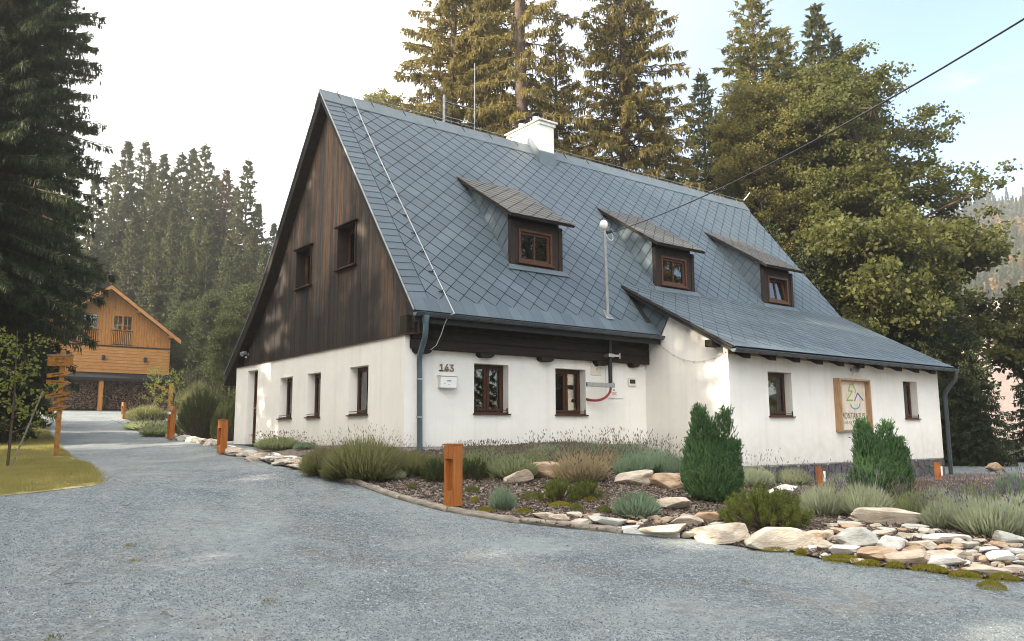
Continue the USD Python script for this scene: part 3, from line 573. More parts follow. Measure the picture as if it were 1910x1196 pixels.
# extension roof
EO2 = np.array([6.6, -2.926, 2.134]); EV = np.array([0, 0.55 + 2.926, 4.045 - 2.134]); ELEN = np.linalg.norm(EV); EV /= ELEN; EN = np.cross(X, EV)
part("extension_deck", deck([(-2.91, 2.143), (0.62, 4.08)], 0.15, 6.615, 16.89), under_m, roof)
lay(diamonds(sbox(0.0, 0.2, 10.32, ELEN + 0.06), EO2, X, EV, EN, 0.47, seed=9), "extension_tile", roof, tile_m, seed=4)
x = 0.0; k = 0
while x < 10.3:
    part("extension_eave_tile", prism(sbox(x + 0.002, -0.03, min(x + 0.33, 10.32), 0.22), EO2 + EN * 0.01, X, EV, EN, 0.22, 0.03), tile_m[k % 3], roof); x += 0.332; k += 1
part("extension_verge", tube([EO2 - X * 0.01 - EN * 0.04, EO2 + EV * ELEN * 0.985 - X * 0.01 - EN * 0.04], 0.028, 6), dark_x, roof)
chk = Polygon([(0.35, roofz(0.35) - 0.02), (0.42, ext_top(0.42) - 0.10), (-0.90, ext_top(-0.90) - 0.10), (-0.56, 2.60)])
part("extension_cheek", extr(chk, 0.02, [XE - 0.006, 0, 0], Y, Z, -X), under_m, roof)
lay(diamonds(chk, np.array([XE - 0.03, 0, 0]), Y, Z, -X, 0.47, seed=3), "cheek_tile", roof, tile_m)
for i in range(11):
    xx_ = 7.0 + i * 0.96
    part("rafter_tail", extr(Polygon([(-2.88, ext_top(-2.88) - 0.27), (-2.5, ext_top(-2.5) - 0.29), (-2.5, ext_top(-2.5) - 0.16), (-2.88, ext_top(-2.88) - 0.16)]), 0.26, [xx_, 0, 0], Y, Z, X), dark_x, roof)
part("eave_board", extr(Polygon([(-2.56, 2.0), (-2.552, 2.0), (-2.552, 2.2), (-2.56, 2.2)]), 9.75, [XE, 0, 0], Y, Z, X), sign_frame_m, roof)
part("purlin_end", bevbox(6.56, 6.9, -2.36, -2.16, 2.17, 2.33, 0.01), dark_x, roof)
# dormers
for k, (x0, x1) in enumerate(dorm):
    dm = sub("dormer", cot)
    fz0, fz1 = roofz(DY) - 0.02, 5.22
    w = x1 - x0; ww = 1.02; wx = x0 + 0.22
    DO = np.array([x0 - 0.20, 0.30, 5.275]); DV = np.array([0, 2.66 - 0.30, roofz(2.66) - 5.275]); DL = np.linalg.norm(DV); DV /= DL; DN = np.cross(X, DV)
    wz0 = fz0 + 0.13
    part("dormer_front", extr(sbox(0, 0, w, fz1 - fz0).difference(sbox(0.22, 0.13, 0.22 + ww, 0.13 + 0.80)), 0.08, [x0, DY + 0.08, fz0], X, Z, -Y), dark_z, dm)
    part("dormer_side_post", bevbox(x1 - 0.10, x1 + 0.02, DY - 0.03, DY + 0.1, fz0 - 0.05, fz1, 0.008), dark_z, dm)
    part("dormer_side_post", bevbox(x0 - 0.01, x0 + 0.10, DY - 0.025, DY + 0.1, fz0 - 0.05, fz1, 0.008), dark_z, dm)
    # window pieces
    P0 = np.array([wx, DY + 0.045, wz0])
    part("window_frame", extr(ring(0.0, ww, 0.0, 0.80, 0.055), 0.09, P0 + Y * 0.02, X, Z, -Y), frame_l, dm)
    tl = k == 2
    a = math.radians(8 if tl else 0); V2 = Z * math.cos(a) + Y * math.sin(a); N2 = np.cross(X, V2)
    s = ring(0.05, ww - 0.05, 0.05, 0.75, 0.06)
    s = unary_union([s, sbox(ww / 2 - 0.012, 0.1, ww / 2 + 0.012, 0.7)])
    part("window_sash", extr(s, 0.05, P0 + Y * 0.03, X, V2, N2), frame_l, dm)
    part("window_pane", extr(sbox(0.10, 0.10, ww - 0.10, 0.70), 0.004, P0 + Y * 0.02, X, V2, N2), glass, dm)
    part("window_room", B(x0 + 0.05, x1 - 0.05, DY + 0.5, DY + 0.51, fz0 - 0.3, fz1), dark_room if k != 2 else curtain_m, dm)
    part("window_sill", bevbox(wx - 0.05, wx + ww + 0.05, DY - 0.06, DY + 0.05, wz0 - 0.035, wz0 - 0.004, 0.006), frame_l, dm)
    part("apron", extr(Polygon([(0, 0), (w + 0.3, 0), (w + 0.24, 0.17), (0.06, 0.17)]), 0.012, RO + X * (x0 + 0.1 - 0.15) + RV * (v_of(DY) - 0.17) + RN * 0.03, X, RV, RN), roof_metal, dm)
    # cheeks with scalloped slates
    for side, xs, nn in ((0, x0, -X), (1, x1, X)):
        zt = lambda y: DO[2] + (y - DO[1]) * DV[2] / DV[1] - 0.10
        ck = Polygon([(DY + 0.10, roofz(DY + 0.1) - 0.05), (DY + 0.10, zt(DY + 0.1)), (2.5, zt(2.5)), (2.52, roofz(2.5) - 0.06)])
        part("cheek", extr(ck, 0.05, [xs, 0, 0] if side == 0 else [xs - 0.05, 0, 0], Y, Z, X), under_m, dm)
        if side == 0:
            lay(diamonds(ck, np.array([xs - 0.004, 0, 0]), Y, Z, -X, 0.42, seed=k), "cheek_tile", dm, tile_m, seed=k)
        else:
            lay(diamonds(ck, np.array([xs + 0.004, 0, 0]), Y, Z, X, 0.42, seed=k), "cheek_tile", dm, tile_m, seed=k)
    part("dormer_deck", extr(Polygon([(0, 0), (w + 0.40, 0), (w + 0.40, DL), (0, DL)]), 0.06, DO - DN * 0.075, X, DV, DN), dark_x, dm)
    lay(diamonds(sbox(-0.01, 0.0, w + 0.41, DL + 0.03), DO, X, DV, DN, 0.40, seed=20 + k), "dormer_tile", dm, [grey_tile], seed=k)
# gutters and downpipes
def gutter(x0, x1, y, z, r, capm):
    a = np.linspace(math.pi, 2 * math.pi, 9)
    pr = [(y + r * math.cos(t), z + r * math.sin(t)) for t in a] + [(y + (r - 0.008) * math.cos(t), z + (r - 0.008) * math.sin(t)) for t in a[::-1]]
    part("gutter", extr(Polygon(pr), x1 - x0, [x0, 0, 0], Y, Z, X), gutter_m, cot)
    cap = Polygon([(y + r * math.cos(t), z + r * math.sin(t)) for t in a])
    part("gutter_end", extr(cap, 0.006, [x0 - 0.006, 0, 0], Y, Z, X), capm, cot)
    part("gutter_bead", tube([(x0, y - r, z + 0.004), (x1, y - r, z + 0.004)], 0.011, 6), gutter_m, cot)
    x = x0 + 0.25
    while x < x1:
        part("gutter_bracket", extr(Polygon([(y + (r + 0.008) * math.cos(t), z + (r + 0.008) * math.sin(t)) for t in a] + [(y + r * math.cos(t), z + r * math.sin(t)) for t in a[::-1]]), 0.03, [x, 0, 0], Y, Z, X), gutter_m, cot); x += 0.62
gutter(-0.14, 6.90, -0.62, 2.575, 0.072, roof_metal)
gutter(6.50, 17.0, -3.00, 2.06, 0.072, pipe_m)
dp = smooth_path([(0.10, -0.62, 2.46), (0.11, -0.61, 2.30), (0.15, -0.50, 2.08), (0.21, -0.27, 1.86), (0.25, -0.15, 1.68), (0.27, -0.13, 1.45)], 5)
part("downpipe", cat_([tube(np.vstack([dp, [(0.28, -0.13, 0.75), (0.30, -0.13, -0.35)]]), 0.055, 12), tube([(0.095, -0.62, 2.53), (0.10, -0.62, 2.37)], [0.085, 0.058], 12)]), pipe_m, cot, True)
for z in (1.30, 0.55): part("pipe_clip", tube([(0.27, -0.13, z), (0.27, -0.13, z + 0.03)], 0.063, 12), steel, cot)
dp = smooth_path([(16.86, -3.0, 1.98), (16.86, -2.99, 1.84), (16.85, -2.88, 1.66), (16.84, -2.72, 1.46), (16.83, -2.66, 1.25)], 5)
part("downpipe", cat_([tube(np.vstack([dp, [(16.83, -2.66, 0.3), (16.83, -2.66, -1.25)]]), 0.06, 12), tube([(16.86, -3.0, 2.02), (16.86, -3.0, 1.9)], [0.085, 0.06], 12)]), gutter_m, cot, True)
# lightning conductor with its holders, ridge wire
cw = [on_roof(655, 187), on_roof(700, 290), on_roof(760, 415), on_roof(836, 574)]
cw = [p + RN * 0.09 for p in cw]
part("lightning_wire", tube(smooth_path(cw + [np.array([0.62, -0.66, 2.58]), np.array([0.55, -0.30, 2.0]), np.array([0.38, -0.06, 1.8]), np.array([0.40, -0.05, 0.0])], 3), 0.0085, 5), cable_w, cot)
for i in range(12):
    q = cw[0] * (1 - (i + .6) / 12.3) + cw[3] * (i + .6) / 12.3
    part("wire_holder", cat_([tube([q - RN * 0.10, q], 0.012, 5), tube([q - RN * 0.06 - X * 0.08, q - RN * 0.06 + X * 0.06], 0.012, 5)]), black_m, cot)
part("ridge_wire", tube([(-0.5, YR, ZR + 0.42), (-0.12, YR, ZR + 0.14), (4, YR, ZR + 0.12), (10, YR, ZR + 0.13), (16.5, YR, ZR + 0.12), (17.0, YR, ZR + 0.14)], 0.008, 5), galv, cot)
part("ridge_wire", tube([(17.0, YR, ZR + 0.14), (17.25, YR - 0.1, ZR + 0.45)], 0.018, 5), white_m, cot)
for i in range(18):
    x = 0.35 + i * 0.95
    if 6.3 < x < 7.4: continue
    part("ridge_clip", cat_([tube([(x, YR - 0.09, ZR - 0.06), (x, YR, ZR + 0.12)], 0.011, 5), tube([(x + 0.03, YR - 0.16, ZR - 0.15), (x, YR - 0.09, ZR - 0.03)], 0.011, 5)]), black_m, cot)
# chimney
ch = sub("chimney", cot)
part("stack", bevbox(6.66, 7.22, 3.8, 5.35, 8.2, 9.47, 0.012), plaster, ch)
part("collar", bevbox(6.62, 7.26, 3.76, 5.39, 9.40, 9.50, 0.01), plaster, ch)
part("cap", bevbox(6.57, 7.31, 3.71, 5.44, 9.50, 9.56, 0.01), noisy("pale_render", [(0.3, (0.5, 0.48, 0.45)), (0.7, (0.66, 0.64, 0.6))]), ch)
part("flashing", cat_([extr(Polygon([(3.76, 8.05), (3.76, 8.55), (YR, 9.13), (4.75, 8.55), (4.75, 8.05)]), 0.64, [6.62, 0, 0], Y, Z, X)]), roof_metal, ch)
for y, zt in ((4.3, 9.83), (5.0, 9.83)):
    part("flue_pipe", tube([(6.94, y, 9.55), (6.94, y, zt)], 0.11, 14), steel, ch, 40)
    part("flue_cowl", tube([(6.94, y, zt + 0.07), (6.94, y, zt + 0.085), (6.94, y, zt + 0.16)], [0.20, 0.20, 0.02], 16), black_m, ch, 40)
    part("cowl_leg", cat_([tube([(6.94 + 0.1 * math.cos(t), y + 0.1 * math.sin(t), zt - 0.02), (6.94 + 0.1 * math.cos(t), y + 0.1 * math.sin(t), zt + 0.08)], 0.008, 4) for t in (0.5, 2.6, 4.7)]), steel, ch)

# ------------------------------------------------------------------ things fixed to the cottage
t = thing("aerial_mast", "thin tv aerial with many cross rods behind the ridge", "aerial")
AX = onplane(886, 240, 1, 4.6); ax, az0 = AX[0], 8.6
az1 = onplane(887, 118, 1, 4.6)[2]
part("mast", tube([(ax, 4.62, az0), (ax, 4.62, az1)], 0.012, 6), galv, t)
bx = onplane(829, 200, 1, 4.6)[0]
for z in (onplane(860, 197, 1, 4.6)[2], onplane(860, 224, 1, 4.6)[2]): part("arm", tube([(ax, 4.62, z), (bx, 4.62, z)], 0.011, 5), galv, t)
zc = onplane(829, 180, 1, 4.6)[2]
part("boom", tube([(bx, 4.62, 8.9), (bx, 4.62, zc + 0.05)], 0.035, 6), galv, t)
for i in range(6): part("rod", tube([(bx - 0.42 + 0.04 * i, 4.55, 9.12 + i * 0.125), (bx + 0.30, 4.68, 9.12 + i * 0.125)], 0.006, 4), galv, t)
t = thing("service_mast", "grey pole through the roof carrying the power cable, with red conduit", "mast")
part("pole", tube([(5.28, -0.30, 5.12), (5.33, -0.30, 2.9), (5.37, -0.30, 2.5), (5.37, -0.30, 1.42)], 0.042, 10), galv, t, 40)
part("lower_pole", tube([(5.372, -0.30, 2.45), (5.375, -0.30, 1.33)], 0.050, 10), black_m, t, 40)
part("roof_collar", extr(Polygon([(-0.10, 0), (0.16, 0), (0.06, 0.30), (-0.05, 0.30)]), 0.02, on_roof(1136, 597) + RN * 0.02, X, RV, RN), galv, t)
hat = trimesh.creation.icosphere(subdivisions=2); hat.apply_scale([0.10, 0.10, 0.12]); hat.apply_translation([5.26, -0.30, 5.22])
part("cap", hat, white_m, t, True)
ins = trimesh.creation.cylinder(0.045, 0.16); ins.apply_transform(trimesh.transformations.rotation_matrix(1.2, [0, 1, 0])); ins.apply_translation([5.40, -0.32, 5.06])
part("insulator", ins, black_m, t)
part("wire_loop", tube(smooth_path([(5.30, -0.32, 5.02), (5.42, -0.34, 4.86), (5.52, -0.34, 4.90), (5.46, -0.33, 5.05)], 5), 0.012, 5), cable_w, t)
part("stay_wire", tube([(5.25, -0.30, 5.03), (4.82, -0.28, 5.06)], 0.008, 5), galv, t)
part("wall_bracket", bevbox(4.58, 5.46, -0.37, -0.31, 1.30, 1.40, 0.006), galv, t)
part("wall_bracket", cat_([bevbox(5.28, 5.46, -0.37, -0.16, 2.02, 2.10, 0.006), bevbox(5.46, 5.66, -0.36, -0.33, 2.035, 2.085, 0.004), bevbox(5.64, 5.67, -0.36, -0.33, 1.99, 2.13, 0.004)]), steel, t)
part("conduit", tube(smooth_path([(5.375, -0.30, 1.36), (5.36, -0.30, 1.22), (5.27, -0.28, 1.10), (5.10, -0.22, 1.01), (4.93, -0.12, 1.00), (4.88, -0.01, 1.03)], 6), 0.030, 8), red_m, t, True)
c0 = np.array([5.44, -0.33, 5.04]); c1 = CAM + ray(1945, 14) * 9.0
cp = [c0 * (1 - s) + c1 * s - Z * 1.0 * s * (1 - s) for s in np.linspace(0, 1, 25)]
single("power_cable", tube(cp, 0.0125, 6), black_m, "black overhead cable slanting from the roof pole to the top right", "cable")
# house number and little boxes
t = thing("house_number", "bronze house number 143 beside the downpipe", "house number")
q = onplane(818, 692, 1, -0.004); hgt = 0.145
for i, chh in enumerate("143"):
    mm = meshkit.text_mesh(chh, hgt, 0.012, True); M = np.eye(4); M[:3, 0], M[:3, 1], M[:3, 2], M[:3, 3] = X, Z, -Y, q + X * (i * 0.125)
    mm.apply_transform(M); part("numeral", mm, bronze, t)
    if chh in "14": part("serif", B(q[0] + i * 0.125 + 0.01, q[0] + i * 0.125 + 0.10, -0.016, -0.004, q[2], q[2] + 0.018), bronze, t)
t = thing("post_box", "white metal post box under the house number", "post box")
part("body", bevbox(0.77, 1.17, -0.12, 0.001, 1.16, 1.40, 0.012), white_m, t)
part("lid", bevbox(0.755, 1.185, -0.135, 0.001, 1.402, 1.425, 0.006), white_m, t)
part("name_slot", B(0.93, 1.03, -0.124, -0.119, 1.30, 1.318), frame_l, t)
part("print", cat_([B(0.86, 0.88, -0.123, -0.119, 1.24, 1.26), B(0.95, 1.0, -0.123, -0.119, 1.235, 1.242)]), galv, t)
t = thing("meter_box", "small pale meter box with a warning triangle under the beam", "electric box")
part("door", bevbox(5.02, 5.36, -0.02, 0.001, 1.60, 1.90, 0.006), offwhite, t)
part("warning_triangle", extr(Polygon([(0, 0), (0.07, 0), (0.035, 0.065)]), 0.003, [5.17, -0.019, 1.72], X, Z, -Y), orange_s, t)
part("print", B(5.14, 5.25, -0.023, -0.019, 1.81, 1.84), black_p, t)
t = thing("fuse_box", "tall white fuse box with stickers behind the red conduit", "electric box")
part("door", bevbox(5.50, 6.08, -0.025, 0.001, 1.07, 1.75, 0.006), white_m, t)
part("warning_triangle", extr(Polygon([(0, 0), (0.09, 0), (0.045, 0.08)]), 0.003, [5.70, -0.024, 1.39], X, Z, -Y), orange_s, t)
part("red_notice", cat_([B(5.67 + d, 5.85 - d, -0.028, -0.024, z, z + 0.010) for d, z in ((0, 1.20), (0.03, 1.175), (0.01, 1.15))]), redtext, t)
part("print", B(5.72, 5.78, -0.028, -0.024, 1.255, 1.28), black_p, t)
t = thing("control_panel", "little dark screened panel in the inner wall corner", "control box")
part("case", bevbox(6.24, 6.50, -0.05, 0.001, 1.38, 1.58, 0.012), offwhite, t)
part("screen", B(6.28, 6.46, -0.054, -0.049, 1.44, 1.54), black_m, t)
single("socket_plate", bevbox(5.95, 6.12, -0.012, 0.001, 0.30, 0.37, 0.004), offwhite, "small flat ivory cover plate low in the inner corner", "cover plate")
# string lights hung across the inner corner
sl0, sl1, sl2 = np.array([XE - 0.02, -0.5, 2.42]), np.array([XE - 0.02, -2.5, 2.05]), np.array([7.6, -2.75, 2.06])
cpts = [sl0 * (1 - s) + sl1 * s - Z * 1.3 * s * (1 - s) for s in np.linspace(0, 1, 14)] + [sl1 * (1 - s) + sl2 * s - Z * 0.3 * s * (1 - s) - Y * 0.03 for s in np.linspace(0.1, 1, 6)]
t = thing("string_lights", "thin string of tiny lights sagging across the white side wall", "string lights")
part("cord", tube(cpts, 0.004, 4), galv, t)
for q in cpts[1::2]: part("bulb", trimesh.creation.icosphere(subdivisions=1, radius=0.012).apply_translation(q - Z * 0.015), galv, t)
# sign
t = thing("wooden_sign", "framed wooden sign with painted mountain logo on the extension wall", "sign")
q0 = onplane(1569, 800, 1, YE - 0.15); q1 = onplane(1620, 709, 1, YE - 0.15)
sw, sh = q1[0] - q0[0], 1.36; q0 = np.array([q0[0], YE - 0.001, q1[2] - sh])
for i in range(5):
    part("board", bevbox(q0[0] + 0.05 + i * (sw - 0.1) / 5 + 0.002, q0[0] + 0.05 + (i + 1) * (sw - 0.1) / 5 - 0.002, YE - 0.06 - 0.002 * (i % 2), YE - 0.005, q0[2] + 0.05, q0[2] + sh - 0.05, 0.004), sign_wood, t)
part("frame_side", bevbox(q0[0], q0[0] + 0.05, YE - 0.20, YE - 0.001, q0[2], q0[2] + sh, 0.006), sign_frame_m, t)
part("frame_side", bevbox(q0[0] + sw - 0.05, q0[0] + sw, YE - 0.20, YE - 0.001, q0[2], q0[2] + sh, 0.006), sign_frame_m, t)
part("frame_rail", bevbox(q0[0] + 0.051, q0[0] + sw - 0.051, YE - 0.198, YE - 0.001, q0[2] + sh - 0.05, q0[2] + sh, 0.006), sign_frame_m, t)
part("frame_rail", bevbox(q0[0] + 0.051, q0[0] + sw - 0.051, YE - 0.09, YE - 0.001, q0[2], q0[2] + 0.05, 0.006), grey_log, t)
def stroke(pts, r, m, nm):
    P_ = np.array([(q0[0] + a * sw, YE - 0.066, q0[2] + (1 - b) * sh) for a, b in pts]); mm = tube(smooth_path(P_, 4) if len(pts) > 3 else P_, r, 6)
    mm.vertices[:, 1] = (mm.vertices[:, 1] - (YE - 0.066)) * 0.25 + (YE - 0.066); part(nm, mm, m, t)
stroke([(0.42, 0.20), (0.46, 0.13), (0.53, 0.09), (0.59, 0.13), (0.63, 0.20), (0.63, 0.26)], 0.017, green_p, "tree_stroke")
for sg in ([(0.41, 0.225), (0.54, 0.225)], [(0.54, 0.225), (0.33, 0.405)], [(0.33, 0.405), (0.53, 0.40)]): stroke(sg, 0.019, green_p, "tree_stroke")
for sg in ([(0.59, 0.41), (0.70, 0.26)], [(0.70, 0.26), (0.88, 0.40)]): stroke(sg, 0.019, blue_p, "peak_stroke")
stroke([(0.45, 0.47), (0.50, 0.54), (0.60, 0.565), (0.70, 0.54), (0.76, 0.46)], 0.019, teal_p, "smile_stroke")
def letters(s, h, a, b, m, nm, wide, bold=True):
    mm = meshkit.text_mesh(s, h, 0.003, bold); k = wide / (mm.bounds[1][0] - mm.bounds[0][0]); mm.apply_scale([k, 1, 1])
    M = np.eye(4); M[:3, 0], M[:3, 1], M[:3, 2], M[:3, 3] = X, Z, -Y, [q0[0] + a * sw, YE - 0.0625, q0[2] + (1 - b) * sh]; mm.apply_transform(M); part(nm, mm, m, t)
letters("MONTANUS".replace("NUS", "IUS") if False else "MONTANIUS", 0.155, 0.12, 0.755, black_p, "lettering", sw * 0.78, False)
letters("CHATA", 0.075, 0.16, 0.855, faded_blue, "lettering", sw * 0.30, False)
# wall lamps
def lamp(q, N, U, label):
    t = thing("wall_lamp", label, "lamp", "lamps on the cottage walls", q)
    part("bracket", cat_([tube([N * 0, N * 0.10], 0.018, 6), tube([N * 0.005, N * 0.012], 0.05, 10)]), galv, t)
    head = tube([N * 0.08 + Z * 0.05 - U * 0.03, N * 0.14 + Z * 0.03, N * 0.22 + U * 0.03 - Z * 0.02], [0.045, 0.06, 0.07], 10)
    part("head", head, galv, t, 40); part("sensor", trimesh.creation.icosphere(subdivisions=1, radius=0.035).apply_translation(N * 0.08 - Z * 0.09), white_m, t, True)
lamp(np.array([11.95, YE - 0.001, 1.86]), -Y, X, "small floodlight on the extension wall above the wooden sign")
lamp(onplane(464, 661, 0, 0.165), -X, -Y, "small round lamp on the dark gable above the door")

# ------------------------------------------------------------------ wooden house with the firewood store
WD = 57.0
w0 = at(200, WD); WY = w0[1]
def wp(px, py, dy=0.0): return onplane(px, py, 1, WY + dy)
wcx = wp(200, 600)[0]; wr = wp(320, 600)[0]; hw = wr - wcx; wl = wcx - hw
WZ0 = wp(240, 762)[2]; WZ1 = wp(240, 697)[2]; WZ2 = wp(240, 648)[2]; WZA = wp(200, 538)[2]; WZE = wp(318, 630)[2]
WDP = 9.0
wh = thing("wooden_house", "orange timber house with gable and firewood store at the end of the driveway", "house")
slw = (WZA - WZE) / hw
gab = Polygon([(wl, WZ2 + 0.03), (wr, WZ2 + 0.03), (wr, WZE), (wcx, WZA), (wl, WZE)])
wx0, wx1 = wp(210, 600)[0], wp(248, 600)[0]; wx2, wx3 = wp(140, 600)[0], wp(184, 600)[0]
wzt, wzs, wzb = wp(230, 588)[2], wp(230, 618)[2], wp(230, 644)[2]
ops = [sbox(wx0, wzb, wx1, wzt), sbox(wx2, wzb, wx3, wzt)]
gabc = gab.difference(unary_union(ops))
rb = random.Random(8); x = wl
while x < wr:
    w = rb.uniform(0.16, 0.22); g = gabc.intersection(sbox(x + .005, 0, min(x + w - .005, wr), 30))
    for q in getattr(g, "geoms", [g]):
        if q.geom_type == "Polygon" and q.area > 0.01: part("gable_plank", extr(q, 0.03 + rb.uniform(0, .012), [0, WY, 0], X, Z, -Y), larch_z, wh)
    x += w
z = WZ1
while z < WZ2:
    part("siding_plank", bevbox(wl, wr, WY - 0.04 - rb.uniform(0, .012), WY, z + 0.006, min(z + 0.225, WZ2), 0.006), larch_x, wh); z += 0.23
part("wall_core", B(wl + .03, wr - .03, WY + 0.001, WY + WDP, WZ1, WZE - 0.1), under_m, wh)
part("gable_core", extr(gab.buffer(-0.03), 0.1, [0, WY + 0.4, 0], X, Z, -Y), under_m, wh)
part("side_wall", B(wr - .028, wr, WY + .001, WY + WDP, WZ1, WZE), larch_x, wh)
part("side_wall", B(wl, wl + .028, WY + .001, WY + WDP, WZ1, WZE), larch_x, wh)
part("string_course", B(wl, wr, WY - 0.08, WY - 0.045, WZ2 - 0.02, WZ2 + 0.06), dark_x, wh)
rf = sub("roof", wh)
for sg in (-1, 1):
    e = wcx + sg * (hw + 0.55); ez = WZA + 0.22 - slw * (hw + 0.55); az = WZA + 0.22
    pr = Polygon([(wcx, az), (e, ez), (e, ez - 0.16), (wcx, az - 0.16)])
    part("slope", extr(pr, WDP + 1.0, [0, WY + WDP + .3, 0], X, Z, -Y), tile_m[2], rf)
    pr = Polygon([(wcx + sg * .001, az - 0.03), (e, ez - 0.03), (e, ez - 0.33), (wcx + sg * .001, az - 0.33)])
    part("bargeboard", extr(pr, 0.05, [0, WY - 0.70, 0], X, Z, -Y), larch_x, rf)
    pr = Polygon([(wcx + sg * .001, az + 0.02), (e + sg * .05, ez + 0.0), (e + sg * .05, ez - 0.06), (wcx + sg * .001, az - 0.05)])
    part("verge_flashing", extr(pr, 0.06, [0, WY - 0.71, 0], X, Z, -Y), dark_x, rf)
    for f in (0.45, 0.97):
        q = wcx + sg * hw * f; part("purlin_end", bevbox(q - .09, q + .09, WY - .66, WY, WZA - slw * hw * f - 0.2, WZA - slw * hw * f + 0.0, .01), larch_x, rf)
for a, b in ((wx0, wx1), (wx2, wx3)):
    wn = sub("window", wh)
    part("frame", extr(ring(a, b, wzs, wzt, 0.09), 0.1, [0, WY + 0.06, 0], X, Z, -Y), larch_z, wn)
    part("muntin", cat_([extr(sbox((a + b) / 2 - .06, wzs, (a + b) / 2 + .06, wzt), 0.09, [0, WY + 0.06, 0], X, Z, -Y)] + [extr(sbox(a + (b - a) * f - .025, wzs, a + (b - a) * f + .025, wzt), 0.06, [0, WY + 0.06, 0], X, Z, -Y) for f in (.27, .73)] + [extr(sbox(a, wzs + .33 * (wzt - wzs), b, wzs + .33 * (wzt - wzs) + .05), 0.07, [0, WY + 0.06, 0], X, Z, -Y)]), larch_z, wn)
    part("pane", B(a + .05, b - .05, WY + 0.03, WY + 0.035, wzs + .05, wzt - .05), glass, wn)
    part("curtain", B(a, b, WY + 0.25, WY + 0.26, wzb, wzt), curtain_m, wn)
    bl_ = sub("balustrade", wh)
    n = 11
    for i in range(n): part("baluster", bevbox(a + (b - a) * (i + .5) / n - .035, a + (b - a) * (i + .5) / n + .035, WY - 0.06, WY - 0.01, wzb + 0.04, wzs - 0.02, .006), larch_z, bl_)
    part("rail", B(a - .03, b + .03, WY - 0.055, WY - 0.005, wzs - 0.018, wzs + .04), dark_x, bl_); part("rail", B(a - .03, b + .03, WY - 0.055, WY - 0.005, wzb, wzb + .038), dark_x, bl_)
    part("backing", B(a, b, WY + .02, WY + .025, wzb, wzs), dark_z, bl_)
for px, py in ((192, 667), (270, 671)):
    q = wp(px, py); part("wall_light", bevbox(q[0] - .10, q[0] + .10, WY - .2, WY - .03, q[2] - .16, q[2] + .16, .03), black_m, wh)
# lean-to over the firewood
zsb = wp(240, 706, -1.6)[2]
part("porch_roof", extr(Polygon([(-0.05, WZ1 - 0.02), (-1.7, zsb), (-1.7, zsb - 0.1), (-0.05, WZ1 - 0.14)]), wr - wl + 0.1, [wl - .05, WY, 0], Y, Z, X), black_m if False else plain("dark_porch_felt", (0.022, 0.024, 0.028), 0.95, 0.0, 0.1), wh)
part("porch_fascia", B(wl, wr, WY - 1.68, WY - 1.62, zsb - 0.22, zsb - 0.11), dark_x, wh)
part("porch_back", B(wl, wr, WY + .5, WY + .6, WZ0 - .4, WZ1), under_m, wh)
for px in (187, 318): q = wp(px, 740, -1.5); part("post", bevbox(q[0] - .14, q[0] + .14, WY - 1.62, WY - 1.36, WZ0 - .3, zsb - .12, .012), larch_z, wh)
q = wp(318, 740, -1.5); part("brace", tube([(q[0] - 0.1, WY - 1.5, WZ0 + 1.2), (q[0] - 1.3, WY - 1.5, zsb - .25)], 0.09, 4), larch_z, wh)
def firewood(xa, xb, label):
    rr = np.random.default_rng(int(abs(xa) * 10)); V, F, n = [], [], 0
    z = WZ0 - 0.1; row = 0; top = zsb - 0.32
    while z < top:
        x = xa + (0.07 if row % 2 else 0)
        while x < xb:
            r = rr.uniform(0.055, 0.095); k = rr.integers(4, 8); a = np.sort(rr.uniform(0, 2 * np.pi, k)); yy = WY - 1.15 + rr.uniform(-.08, .08)
            c = np.array([x + r, z + r + rr.uniform(-.02, .02)]); P2 = c + r * 1.08 * np.column_stack([np.cos(a), np.sin(a)])
            V.append(np.column_stack([P2[:, 0], np.full(k, yy), P2[:, 1]])); V.append(np.column_stack([P2[:, 0], np.full(k, yy + .5), P2[:, 1]]))
            F += [[n, n + i, n + i + 1] for i in range(1, k - 1)]
            for i in range(k): j = (i + 1) % k; F += [[n + i, n + k + i, n + k + j], [n + i, n + k + j, n + j]]
            n += 2 * k; x += 1.85 * r
        z += 0.135; row += 1
    t = thing("firewood_stack", label, "firewood")
    part("split_logs", trimesh.Trimesh(np.vstack(V), np.array(F), process=False), mat("log_ends_" + str(abs(int(xa))), {"g": ("geometry", {}), "r": ("rgb_ramp", {"ramp": [(0.0, (0.10, 0.06, 0.035)), (0.5, (0.36, 0.23, 0.14)), (1.0, (0.55, 0.41, 0.28))]}), "p": ("principled_bsdf", {"roughness": 0.9})}, [("g.random_per_island", "r.fac"), ("r.color", "p.base_color")]), t, kind="stuff")
pm = wp(187, 740, -1.5)[0]
firewood(wl + .1, pm - .2, "stacked firewood left of the middle post, partly behind the spruce")
firewood(pm + .2, wr - .2, "wide stack of split firewood right of the middle post")

# pale house behind the trees on the right
pd = 62.0; q = at(1885, pd); pz = float(G(q[0], q[1]))
ph = thing("pale_house", "pale pink rendered house half hidden behind the dark spruces at right", "house", None, (q[0], q[1], pz), -0.15)
part("wall", B(-3.5, 9, 0, 8, -1, 9.6), noisy("pink_render", [(0.3, (0.62, 0.46, 0.38)), (0.7, (0.72, 0.55, 0.46))], scale=2), ph)
part("roof", extr(Polygon([(-0.7, 9.6), (4, 11.6), (8.7, 9.6), (8.7, 9.85), (4, 11.9), (-0.7, 9.85)]), 13.5, [-4, 0, 0], Y, Z, X), grey_log, ph)
for x in (-1, 3, 6.5):
    wn = sub("window", ph); part("frame", B(x, x + 1.1, -0.05, -0.001, 6.5, 7.9), white_m, wn); part("pane", B(x + .08, x + 1.02, -0.058, -0.051, 6.58, 7.82), black_m, wn)

